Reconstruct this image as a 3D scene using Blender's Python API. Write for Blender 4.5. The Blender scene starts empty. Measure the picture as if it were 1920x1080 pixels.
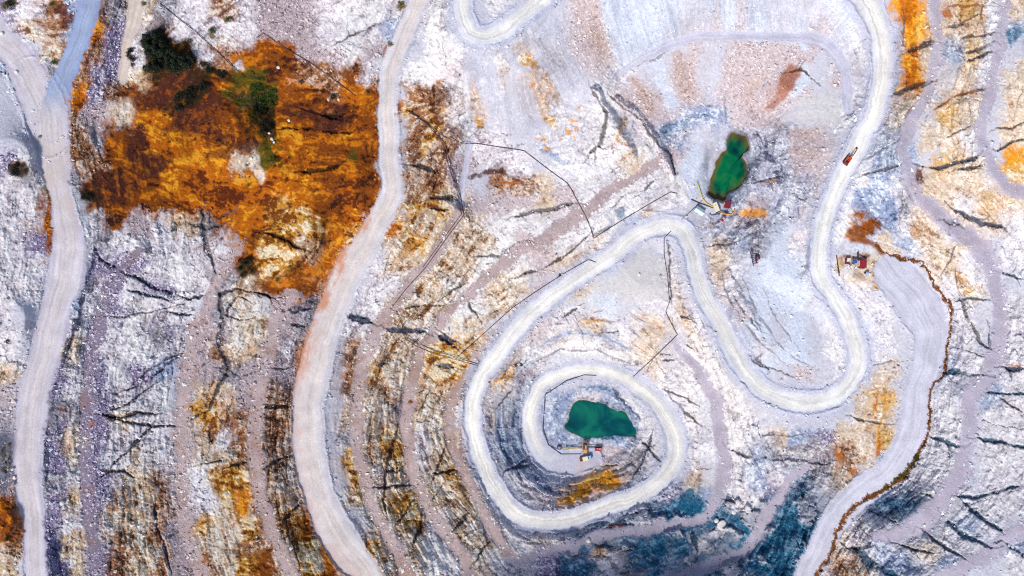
import bpy, bmesh, math, random
import numpy as np
from mathutils import Vector, Matrix

scene = bpy.context.scene
random.seed(7)
rng = np.random.default_rng(11)

# ------------------------------------------------------------------ camera, sky, sun, exposure
H = 416.0                    # flying height of the drone above the datum, metres
K = 0.25                     # metres per photo pixel on the datum
cam_d = bpy.data.cameras.new("camera")
cam = bpy.data.objects.new("camera", cam_d)
scene.collection.objects.link(cam)
cam.location = (0, 0, H)
cam.rotation_euler = (0, 0, 0)
cam_d.sensor_width = 36.0
cam_d.lens = 36.0 * H / (1920 * K)
cam_d.clip_start = 1.0
cam_d.clip_end = 20000.0
scene.camera = cam

SUN_EL, SUN_AZ = math.radians(48), math.radians(208)     # azimuth clockwise from image-up
world = bpy.data.worlds.new("World")
scene.world = world
world.use_nodes = True
wn = world.node_tree.nodes
sky = wn.new("ShaderNodeTexSky")
sky.sky_type = 'NISHITA'
sky.sun_disc = False
sky.sun_elevation = SUN_EL
sky.sun_rotation = SUN_AZ
bg = wn["Background"]
bg.inputs[1].default_value = 0.105
world.node_tree.links.new(sky.outputs[0], bg.inputs[0])
sun_d = bpy.data.lights.new("sun", 'SUN')
sun_d.energy = 3.1
sun_d.angle = math.radians(10)
sun_d.color = (1.0, 0.935, 0.83)
sun = bpy.data.objects.new("sun", sun_d)
scene.collection.objects.link(sun)
sdir = Vector((math.sin(SUN_AZ) * math.cos(SUN_EL), math.cos(SUN_AZ) * math.cos(SUN_EL), math.sin(SUN_EL)))
sun.rotation_euler = sdir.to_track_quat('Z', 'Y').to_euler()
sun.location = sdir * 600
scene.view_settings.view_transform = 'Standard'
scene.view_settings.look = 'None'
scene.view_settings.exposure = 0.43
scene.view_settings.gamma = 1.0
scene.cycles.filter_width = 1.1
scene.cycles.use_denoising = False

# ------------------------------------------------------------------ helpers
def lin(c):
    c = np.asarray(c, dtype=np.float64) / 255.0
    return np.where(c <= 0.04045, c / 12.92, ((c + 0.055) / 1.055) ** 2.4)

ALB = 0.74                   # survey colour -> surface albedo
def alb(c):
    return lin(c) * ALB

def xy(px, py, z=0.0):
    s = K * (H - z) / H
    return ((px - 960.0) * s, (540.0 - py) * s)

_T = rng.random((256, 256)).astype(np.float32)
def vnoise(x, y, seed=0):
    x = x + seed * 37.17; y = y + seed * 91.73
    ix = np.floor(x).astype(np.int32); iy = np.floor(y).astype(np.int32)
    fx = (x - ix).astype(np.float32); fy = (y - iy).astype(np.float32)
    fx = fx * fx * (3 - 2 * fx); fy = fy * fy * (3 - 2 * fy)
    a = ix & 255; b = (ix + 1) & 255; c = iy & 255; d = (iy + 1) & 255
    top = _T[c, a] * (1 - fx) + _T[c, b] * fx
    bot = _T[d, a] * (1 - fx) + _T[d, b] * fx
    return (top * (1 - fy) + bot * fy) * 2 - 1

def fbm(x, y, octv=4, seed=0, gain=0.55):
    out = 0; amp = 1.0; tot = 0; f = 1.0
    for o in range(octv):
        out = out + amp * vnoise(x * f, y * f, seed + o * 3)
        tot += amp; amp *= gain; f *= 2.03
    return out / tot * 1.7

def ridged(x, y, octv=4, seed=0):
    out = 0; amp = 1.0; tot = 0; f = 1.0
    for o in range(octv):
        out = out + amp * (1 - 2 * np.abs(vnoise(x * f, y * f, seed + o * 5)))
        tot += amp; amp *= 0.5; f *= 2.1
    return out / tot

def sstep(a, b, x):
    t = np.clip((x - a) / (b - a), 0, 1)
    return t * t * (3 - 2 * t)

def worley(x, y, seed=0):
    """distance to nearest cell edge (F2-F1) a random value of the cell and the tilt of its face"""
    rs = np.random.default_rng(100 + seed)
    ox = rs.random((128, 128)).astype(np.float32); oy = rs.random((128, 128)).astype(np.float32)
    ov = rs.random((128, 128)).astype(np.float32)
    ix = np.floor(x).astype(np.int32); iy = np.floor(y).astype(np.int32)
    oa = rs.normal(size=(128, 128)).astype(np.float32); ob = rs.normal(size=(128, 128)).astype(np.float32)
    f1 = np.full(x.shape, 9, np.float32); f2 = f1.copy(); val = np.zeros(x.shape, np.float32); tilt = val.copy()
    for dy in (-1, 0, 1):
        for dx in (-1, 0, 1):
            jx = (ix + dx) & 127; jy = (iy + dy) & 127
            d = np.hypot(ix + dx + ox[jy, jx] - x, iy + dy + oy[jy, jx] - y).astype(np.float32)
            near = d < f1
            f2 = np.where(near, f1, np.minimum(f2, d))
            val = np.where(near, ov[jy, jx], val)
            tilt = np.where(near, oa[jy, jx] * (x - ix - dx - ox[jy, jx]) + ob[jy, jx] * (y - iy - dy - oy[jy, jx]), tilt)
            f1 = np.where(near, d, f1)
    return f2 - f1, val, tilt

# ------------------------------------------------------------------ survey of the pit (photo survey coordinates)
STEP = 1.4
GX0, GY0 = -160.0, -160.0
NX, NY = 1601, 1001
gx = (GX0 + STEP * np.arange(NX)).astype(np.float32)
gy = (GY0 + STEP * np.arange(NY)).astype(np.float32)
PX, PY = np.meshgrid(gx, gy)

# roads: name, style, points (x, y, width, elevation)
ROADS = [
 ("R1", "left", [(60,150,80,37),(80,190,92,37),(92,235,76,37),(100,300,56,37),(113,360,38,37),(122,420,52,37),(127,460,62,37),(120,527,72,36),(106,567,58,36),(85,660,60,36),(67,720,60,36),(53,820,55,35),(51,900,48,35),(62,970,36,34),(67,1080,43,34),(72,1260,45,33)]),
 ("R1a", "left", [(-220,-90,50,41),(-40,30,50,39),(0,75,52,38),(35,110,58,37),(62,160,72,37),(84,210,78,37),(94,262,62,37)]),
 ("R1b", "blue", [(212,-170,42,42),(171,0,42,39),(152,66,38,38),(125,133,36,37),(108,180,46,37),(98,232,56,37)]),
 ("R2", "mid", [(830,-170,44,15),(800,-40,40,14),(786,0,38,13),(757,67,32,12),(732,133,37,11),(727,200,34,10),(728,267,37,8),(734,333,38,7),(735,360,42,6),(722,393,46,5),(703,427,48,4),(686,460,52,3),(653,510,60,1),(632,560,58,0),(605,627,57,-1),(594,680,57,-2),(582,720,60,-3),(576,770,56,-3),(581,853,57,-4),(594,920,54,-5),(622,987,64,-6),(655,1040,66,-6),(690,1080,50,-7),(780,1260,50,-8)]),
 ("R3", "haul", [(872,-170,36,27),(868,-30,36,26),(866,0,36,26),(868,30,36,26),(880,58,36,26),(905,68,36,26),(940,58,38,26),(975,30,36,27),(1010,0,36,27),(1040,-30,36,28),(1150,-170,40,30)]),
 ("R4", "haul", [(1500,-170,50,24),(1590,-40,50,21),(1625,0,50,20),(1650,67,42,18),(1655,133,38,16),(1643,200,38,15),(1620,250,38,13),(1594,300,40,12),(1565,360,34,10),(1542,427,32,8),(1536,480,32,7),(1540,520,34,5),(1565,560,34,4),(1590,600,36,2),(1609,660,36,0),(1606,690,36,-1),(1590,725,36,-2),(1560,748,36,-3),(1510,755,36,-4),(1450,742,36,-6),(1410,712,36,-7),(1380,670,36,-8),(1353,613,36,-10),(1324,560,33,-12),(1306,510,32,-14),(1297,470,34,-15),(1285,437,36,-16),(1258,424,34,-17),(1225,427,34,-18),(1190,442,36,-19),(1147,478,34,-20),(1093,515,34,-22),(1043,549,34,-23),(993,592,34,-25),(957,632,34,-27),(925,675,33,-29),(897,720,32,-31),(886,787,30,-33),(898,853,30,-35),(930,920,30,-37),(960,957,32,-38),(1000,977,34,-39),(1060,976,34,-40),(1127,953,34,-42),(1193,931,34,-43),(1240,900,36,-44),(1265,865,36,-45),(1268,825,36,-46),(1255,787,34,-47),(1233,757,32,-48),(1200,728,30,-49),(1160,704,28,-50),(1110,695,28,-51),(1060,699,28,-52),(1025,714,28,-53),(1003,742,28,-54),(993,782,30,-55),(1003,830,34,-56),(1027,860,40,-56.5),(1065,868,44,-57),(1110,860,34,-57)]),
 ("R5", "flat", [(1672,510,66,8),(1695,535,80,7.5),(1728,580,84,7),(1747,627,64,6),(1738,680,50,6),(1722,720,50,5),(1715,787,52,4),(1703,830,56,3),(1672,885,54,2),(1610,930,54,0),(1560,985,50,-1),(1533,1040,50,-2),(1512,1080,46,-3),(1470,1260,45,-5)]),
 ("R6", "track", [(1160,140,11,-4),(1200,112,14,0),(1270,78,16,2),(1340,68,17,4),(1440,68,16,5),(1530,72,20,6),(1570,100,22,7),(1588,150,20,8),(1590,205,19,9)]),
 ("R7", "dirt", [(268,-60,36,34),(258,0,34,33),(252,35,28,32),(238,80,22,31),(230,150,20,29)]),
 ("R8", "track", [(884,262,10,-4),(876,290,12,-5),(870,340,12,-6),(866,385,12,-7)]),
]
# gravel benches (x, y, width, elevation)
BENCHES = [
 ("dark", [(262,468,20,31),(230,510,30,31),(207,547,34,31),(187,610,36,30),(170,677,36,30),(165,753,36,30),(160,820,38,29),(163,907,34,29),(172,980,34,29),(180,1080,30,28),(190,1260,30,28)]),
 ("pink", [(450,455,22,19),(415,520,24,18),(390,580,32,17),(360,640,36,16),(347,735,34,15),(340,820,32,15),(342,900,30,14),(345,960,30,14),(357,1030,30,14),(380,1085,34,13),(440,1260,34,12)]),
 ("pink", [(545,552,36,7),(523,600,40,7),(505,660,36,7),(488,730,34,7),(480,800,34,6),(484,880,32,6),(497,950,30,5),(517,1010,34,5),(540,1060,34,4),(620,1260,34,2)]),
 ("pink", [(868,385,22,-3),(835,445,28,-3),(795,500,28,-4),(755,555,26,-5),(720,600,30,-6),(692,650,30,-7),(676,710,30,-8),(668,787,32,-9),(677,870,30,-10),(693,937,32,-11),(720,987,32,-11),(747,1037,34,-12),(768,1085,36,-12),(840,1260,36,-12)]),
 ("pink", [(1236,298,14,-12),(1182,334,22,-12),(1120,378,28,-12),(1043,432,32,-13),(993,465,32,-14),(950,492,32,-15),(905,525,30,-16),(850,577,30,-17),(813,627,28,-18),(782,677,28,-19),(766,745,32,-20),(760,803,32,-21),(773,887,32,-22),(797,937,32,-22),(827,987,34,-22),(857,1030,34,-22),(885,1080,34,-22),(960,1260,34,-20)]),
 ("pink", [(1100,482,10,-19),(1040,526,14,-21),(985,570,18,-23),(940,618,14,-25),(893,672,18,-26),(860,720,22,-28),(845,770,28,-30),(845,815,28,-31),(857,863,28,-32),(880,905,28,-32),(903,947,28,-32),(925,985,28,-32),(950,1025,26,-30),(975,1050,24,-29)]),
 ("lilac", [(1262,640,16,-23),(1300,690,20,-24),(1337,740,24,-27),(1347,787,26,-29),(1357,837,28,-31),(1357,887,28,-33),(1343,933,26,-34),(1326,965,26,-35),(1293,977,24,-36),(1227,988,24,-36.5),(1143,1003,24,-36),(1077,1022,26,-34),(1010,1042,26,-32),(960,1052,24,-30)]),
 ("lilac", [(1520,870,20,-12),(1470,915,22,-17),(1440,960,26,-21),(1412,1015,28,-24),(1360,1050,28,-27),(1290,1072,26,-27),(1220,1092,26,-26),(1080,1110,24,-24)]),
 ("lilac", [(1745,-170,26,31),(1755,0,26,29),(1757,67,24,28),(1753,117,26,27),(1733,183,28,26),(1705,233,28,25),(1694,283,28,24),(1707,333,30,23),(1725,373,34,22),(1773,412,42,21),(1822,450,44,20),(1858,500,38,19),(1873,545,36,18),(1877,595,36,18),(1873,645,36,17),(1855,693,40,17),(1825,740,38,16),(1817,787,38,16),(1810,837,42,16),(1800,887,42,15),(1777,927,46,15),(1740,970,50,14),(1690,997,44,12),(1650,1005,30,10)]),
 ("lilac", [(1890,-170,24,43),(1883,0,24,42),(1880,50,24,41),(1873,100,26,40),(1862,150,28,39),(1850,195,30,38),(1839,240,26,37),(1848,285,28,36),(1873,330,28,36),(1912,360,30,35),(2090,420,32,34)]),
 ("lilac", [(2090,880,40,30),(1960,960,40,28),(1915,995,40,27),(1883,1020,40,26),(1850,1040,38,25),(1800,1065,34,24),(1750,1090,30,22),(1600,1200,30,18)]),
]
# level pads and spot heights: (x, y, r, z)
SPOTS = [(1120,790,70,-58.5),(1090,850,20,-57),(1365,315,38,-21),(1290,290,34,-17),(1330,390,26,-17),(1430,600,60,-3),(1500,620,40,-3),(1480,480,40,0),
 (1215,500,40,-20.5),(1610,500,26,7.6),(1640,540,8,8),(400,250,50,22),(300,110,30,29),(500,190,16,13),(500,330,30,18),(640,320,30,12),(560,440,30,14),(200,250,20,31),
 (20,300,40,41),(20,600,30,41),(0,980,25,38),(-120,500,60,48),(-100,900,60,47),(-60,-100,40,46),(400,-60,60,30),(620,-60,60,22),(620,60,30,18),(2040,600,60,34),(2050,150,60,54),(1995,500,40,30),(2050,1150,60,34),
 (1150,-90,60,34),(1350,-90,60,30),(800,170,10,12),(880,120,20,18),(990,120,20,16),(1060,200,14,-4),(1140,250,20,-3),(900,240,20,-3),(1060,260,16,-6),(1480,150,20,3),(1420,220,20,-8),(1250,180,14,-7),
 (1420,330,20,-8),(960,330,20,-9),(1010,230,14,-4),(1150,640,24,-33),(1100,620,20,-32),(1230,620,16,-26),(1300,1200,60,-16),(1100,1220,60,-16),(1440,1150,30,-8),(1680,380,20,13),(1620,300,8,12.5),(1480,830,20,-6),(1540,820,10,-4)]

GRID = """
V w R B o G c G w w R w p p p w W W w L W W L W W L L P l l l l L l l l L L L l L L A L e y x e
w c R B O V w D w w w w p p p w W w B L W L L L L L L P l l l L L P l l L l P l W L A y e e x B
L L c o R V w K K w R o o o p p W p L L W w L L L L P P P l l L P L P P P P L L W G o e B y x L
L L G R V V c K D K o E o o R R o w L W W P L L L L L L x x L P P L P P P l L P L G A e L e x e
L L L O V R o o D D o E E o o R O o L R R W L L L L L L W P P P P P P P P P L L W G e e e e L e
L L L R p P O O D D o o E o o D o o L Y Y W L L L L x W W x P P B B P P P L L W W e e L y e L e
L L L R G o D O O o D o E O o o O o L R Y w w w L x W G W x x B L L B P G B P L W B L e e x L e
V w L R R o D D O O O C E O o o o o L G R p w w x L W x W e x P l L B L B P P W W B B L y e L A
w G L G D D o o O O O O O O O o O o L Y Y p L R R e x W x W x W l l B G G B P W W B x e e e L y
w w o L D o o o O O O O O O O o O o L Y Y c P P P e P x x W x x L L B B l x L W B B x e e x y e
w P o L w o p w c G o O O Y Y o O L Y c c c c W W x x W W B e L L x G B l P L W o B x e L e e x
w V o L G w w w w p w o Y Y o O Y L c Y c c c W P P W x e e L L W e B G l x L L l e B e e e L x
w w L L V V V w W w p o Y o o O L w c c c c W W W P e e L F F x L e x l l l W x e L L e e x L x
w w L B w V w V w w G c o o o c L w w c c W W c e L L e F F F x L e x l l l W x x L L L x e x L
w L L B w V W w w L G C W p G c w w c c c W W c L P x l l L x x x L P l l l L W x x L L x x L x
w L V w V w W V w p p C c p G L w w c w W C c L P P x e x x e L x x L l L l L W l x L L x x L x
w L V c V w W w w p R c p w c L R c c c Y Y c Y x x l l x W e L W x l x l l L W L x L L x x L x
c L V w V W V B p p G p p p o L R Y C c Y Y Y Y B x L L x B e x W W L l L P L W L e L L B x L x
P L V w V w w W L c c p R R L L R c R c c c c L x B B x B W L x W L W L L L L l e y L L x L B x
P L G G V c w w P Y R R R R L L c C G c C w c L B B B B B B x L W L W x l l l x e e L x x L x x
P L V c V w w w P c w R R R L L G c Y w c C L B B B B B B B x L x L W x e B V e e y L x x L x x
c L V c V w c w P c c R R R L L Y c Y w c R L B B B B L P G x L W L x B G G P R e L L x x L x x
P L G w V w c R P w Y Y R c L L Y P c C C Y c L x B G y y G x L e L x B x B G e L L x x x L x x
O L V c V R c R P w Y O R R L L c c Y Y c c C L w p Y O p w L V b B w W w b L L L b B x L x x x
o L V w p c c R p Y C Y R Y o L L c C Y w c c w L L w R R V w b b b w L b b L L w x L L x B x L
R L N c G R c R p C C R R c Y o L Y P c W c c C w c w V c w G w w w b V b b L c w B x e x x L B
c L N c V R c R p R C Y o c Y o L c c C W w C w w V N b w G b w w b L b b V L R c B B x B L L x
""".strip().split("\n")
GRID = [row.split() for row in GRID]
#           main            dark             light          rock grain
PAL = {
 'W': ((240,237,240),(186,176,182),(254,252,252),.85,.20),
 'w': ((226,219,227),(158,144,156),(250,246,250),1.0,.40),
 'L': ((208,208,222),(172,172,192),(234,234,244),.15,.30),
 'l': ((216,224,242),(160,178,212),(242,247,253),.10,.55),
 'P': ((208,192,196),(156,132,136),(242,232,234),.20,.95),
 'p': ((186,168,174),(104,82,92),(226,212,218),.35,1.0),
 'G': ((148,142,152),(78,74,88),(204,202,210),.90,.50),
 'V': ((138,124,160),(56,46,84),(226,218,236),.50,1.0),
 'O': ((196,104,6),(104,44,6),(246,166,40),.60,.20),
 'o': ((138,70,8),(64,28,10),(206,118,18),.60,.25),
 'D': ((80,38,30),(40,16,22),(150,78,20),.60,.20),
 'K': ((52,36,14),(24,22,8),(120,72,16),.50,.20),
 'Y': ((216,156,60),(128,68,12),(248,230,196),1.1,.30),
 'C': ((236,222,204),(184,144,108),(252,248,242),1.0,.20),
 'c': ((222,198,170),(130,82,46),(252,246,238),1.1,.40),
 'R': ((158,106,72),(80,42,24),(226,204,188),1.1,.50),
 'B': ((160,174,206),(84,102,142),(222,230,244),.85,.40),
 'b': ((26,102,138),(12,60,94),(120,160,190),.9,.30),
 'N': ((58,60,96),(32,34,62),(170,160,200),.60,.60),
 'E': ((92,84,18),(40,46,8),(160,104,18),.50,.30),
 'F': ((214,212,214),(184,180,188),(226,224,230),.04,.30),
 'e': ((228,209,190),(172,132,104),(252,243,232),.85,.25),
 'y': ((222,178,108),(158,98,34),(248,230,200),.9,.25),
 'x': ((224,220,228),(164,156,174),(250,248,252),.80,.30),
 'A': ((236,156,26),(176,92,10),(252,200,92),.55,.20),
 'r': ((170,106,80),(140,78,58),(206,150,126),.10,.60),
 'q': ((194,168,160),(146,108,98),(226,204,196),.12,.95),
 'h': ((190,192,212),(116,120,146),(234,236,246),.85,.5),
 'g': ((96,92,104),(60,58,72),(140,136,148),.20,.40),
}
# fissures, and N strips of painted shade beside the left road: width colour x,y x,y ...   (b blue-black, d dark brown, g grey, t teal, k brown-black, y pale dyke, r rust)
CRACKS = """
7 b 187,485 217,500 260,523 293,542 320,548 357,560 380,555
6 b 252,547 277,553 293,560 315,563
3 d 153,598 187,593 230,593 277,587 347,567
5 b 318,585 353,592
5 d 250,718 267,703 287,687 317,673 343,662
6 b 290,700 312,683 335,670
9 g 378,393 383,443 393,477 405,513
9 g 363,420 390,424 417,423
6 g 413,410 433,397
12 g 417,553 417,593 415,643 427,677 423,700
5 d 422,552 447,542 480,550 512,560
3 d 420,590 450,600 480,597
3 d 447,557 480,573
4 d 447,560 430,577 424,600
5 b 213,768 240,755 267,737 288,720
5 b 217,738 253,723
6 d 185,777 227,782 260,772 293,775
6 d 205,783 243,792 283,797 327,800
6 d 287,798 257,827 233,850 213,868
5 d 187,893 200,883 233,883 253,895
4 r 103,768 130,773
5 b 290,947 297,987 310,1037 323,1077
5 d 358,787 390,770 413,720 420,700
6 d 430,877 463,865
3 d 450,720 460,763
4 d 387,867 417,863
8 d 500,763 543,763
8 d 500,872 520,862 545,855
7 d 533,977 560,950
4 d 537,973 543,1007 560,1053
6 d 743,807 727,863 720,907 720,940 725,960
7 d 698,913 723,912 767,907
4 d 723,883 757,883
4 d 740,987 777,937
7 d 792,958 787,987 778,1013
5 d 833,843 820,873 810,900
7 k 810,887 853,882
4 d 830,910 813,933
6 d 883,950 850,997
4 d 922,1013 882,1065
4 d 877,877 903,880
3 d 960,730 918,780
3 d 808,733 782,777
10 b 543,580 580,577
5 d 547,607 570,613
4 d 507,690 550,687
8 d 480,550 510,557
7 k 487,437 523,447 573,467
12 b 652,590 673,597 697,605
11 b 728,618 757,618 797,623
6 d 760,578 793,572 837,570
3 d 813,565 870,530
2 d 822,597 817,617
5 d 877,567 897,597
9 b 827,633 850,650
6 b 833,630 853,643
7 g 720,670 713,687 712,700
7 g 827,688 850,690
4 g 890,480 940,480 960,463
8 d 813,373 850,370
4 d 810,392 843,390
6 k 530,243 563,238 613,245 660,248
8 k 570,320 607,322 633,312
8 k 600,213 625,216 647,213
4 k 560,200 580,207 640,222
4 g 633,82 667,63 713,43
8 d 777,307 800,314 817,320
14 D 873,333 905,328 935,322 960,330
12 D 960,330 985,342 1005,346
4 O 930,346 975,340 1000,350
3 g 1143,327 1175,303
4 g 1200,358 1227,337
6 g 1147,180 1167,200 1207,227 1217,250 1237,277 1257,293 1267,330
8 g 1112,175 1122,190 1136,214 1135,240 1128,266 1112,288
7 G 1167,133 1200,120 1233,107 1270,77 1310,66
7 g 1773,53 1800,45 1833,25
5 r 1777,13 1800,12 1840,7
6 g 1803,73 1840,68 1870,60
6 g 1813,100 1840,92 1867,78
4 d 1813,115 1863,97
10 d 1700,97 1723,90 1750,80
10 d 1680,173 1707,163 1747,152
6 r 1747,207 1770,195 1793,183 1830,170 1863,163
3 d 1773,257 1823,235
4 d 1867,242 1920,233
9 b 1733,313 1773,313 1830,293
6 d 1787,323 1833,310
6 d 1870,283 1890,270 1920,260
5 g 1617,297 1657,277 1680,267
6 g 1620,325 1653,317 1687,308
3 r 1843,7 1837,30 1827,63
3 g 1697,0 1694,40 1692,80
9 b 1793,393 1810,400 1840,420 1877,423
10 b 1773,410 1800,420
4 g 1790,460 1778,490 1770,503
5 g 1793,513 1797,537
4 t 1787,562 1817,558 1860,562
7 g 1803,563 1813,593 1837,637 1853,650
5 b 1855,623 1857,653
3 d 1793,652 1847,667
5 t 1883,513 1920,523
12 t 1767,697 1807,700 1840,703
10 b 1887,687 1920,693
3 O 1890,681 1920,688
4 d 1637,683 1670,677 1687,688
4 g 1690,380 1687,420
8 t 1747,820 1770,826 1797,835
8 t 1833,820 1873,828 1920,838
5 t 1853,735 1920,738
8 t 1800,933 1853,927 1913,908
9 t 1807,940 1833,963 1877,993
10 t 1773,970 1807,1003 1860,1025
6 b 1730,993 1753,1012 1787,1032 1817,1053
5 d 1680,1017 1707,1027 1750,1035
18 t 1607,1030 1640,1060 1680,1082
3 d 1570,1013 1603,1037
5 b 1633,957 1677,977
5 d 1877,747 1920,775
3 d 1700,920 1753,932
2 d 1840,787 1920,808
10 b 1890,1020 1925,1045
6 g 1600,783 1650,793
5 Y 1657,720 1657,780 1647,807 1643,840
8 b 1447,863 1507,863 1540,870
3 d 1237,730 1275,742 1313,762
5 d 1263,750 1290,777 1313,793 1343,818
5 d 1207,833 1223,850 1243,865
5 b 1223,810 1217,837 1207,860 1183,897
6 g 1373,847 1413,860 1440,856
3 r 1307,877 1335,878
4 d 1360,937 1383,943
8 t 1300,997 1304,1015 1310,1037
8 b 1120,712 1147,720 1160,747 1187,773
8 b 960,877 993,870
3 d 1120,873 1157,872
6 W 1127,997 1167,957
7 g 967,407 1000,397 1037,390 1073,383
4 g 960,460 1003,448
5 d 960,523 1027,500 1060,480 1073,470 1107,440
8 G 1113,443 1147,420
3 d 1287,647 1310,663
3 d 1237,667 1263,667
3 d 1237,677 1265,677
4 d 1063,590 1083,578
2 b 1110,627 1160,622
4 d 1277,590 1290,597
6 g 1330,533 1340,557 1358,590
8 d 1380,642 1407,667 1440,693
4 g 1330,460 1370,460 1410,438
7 b 960,683 980,683
5 k 1394,344 1414,342 1440,335 1464,331
3 O 1430,343 1456,338
5 d 1480,135 1500,128 1530,150
3 g 1440,690 1470,700 1500,715
4 b 1530,560 1550,570 1565,582
4 G 1350,505 1368,560 1415,635 1478,688
5 G 1395,520 1418,590 1468,655 1530,692
3 G 1430,540 1455,600 1500,650
5 B 1010,650 1060,625 1130,632 1190,655
4 G 1000,680 1050,655 1120,655 1180,680
6 D 1590,640 1596,665 1588,690
4 g 1380,560 1400,590 1420,620
5 d 1250,445 1254,500 1257,560
6 g 1275,445 1292,480 1300,520
5 G 903,770 915,830 935,870
7 b 1000,845 985,860 965,872
14 N 178,470 168,510 160,545 145,600 130,650 118,690
14 N 104,720 98,760 90,800 86,850 86,900
18 N 96,985 104,1010 102,1060 104,1100
9 b 146,548 138,558 133,575
5 o 92,345 90,390 88,440 90,480
12 E 90,340 92,365
5 O 160,460 157,490
"""
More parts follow.
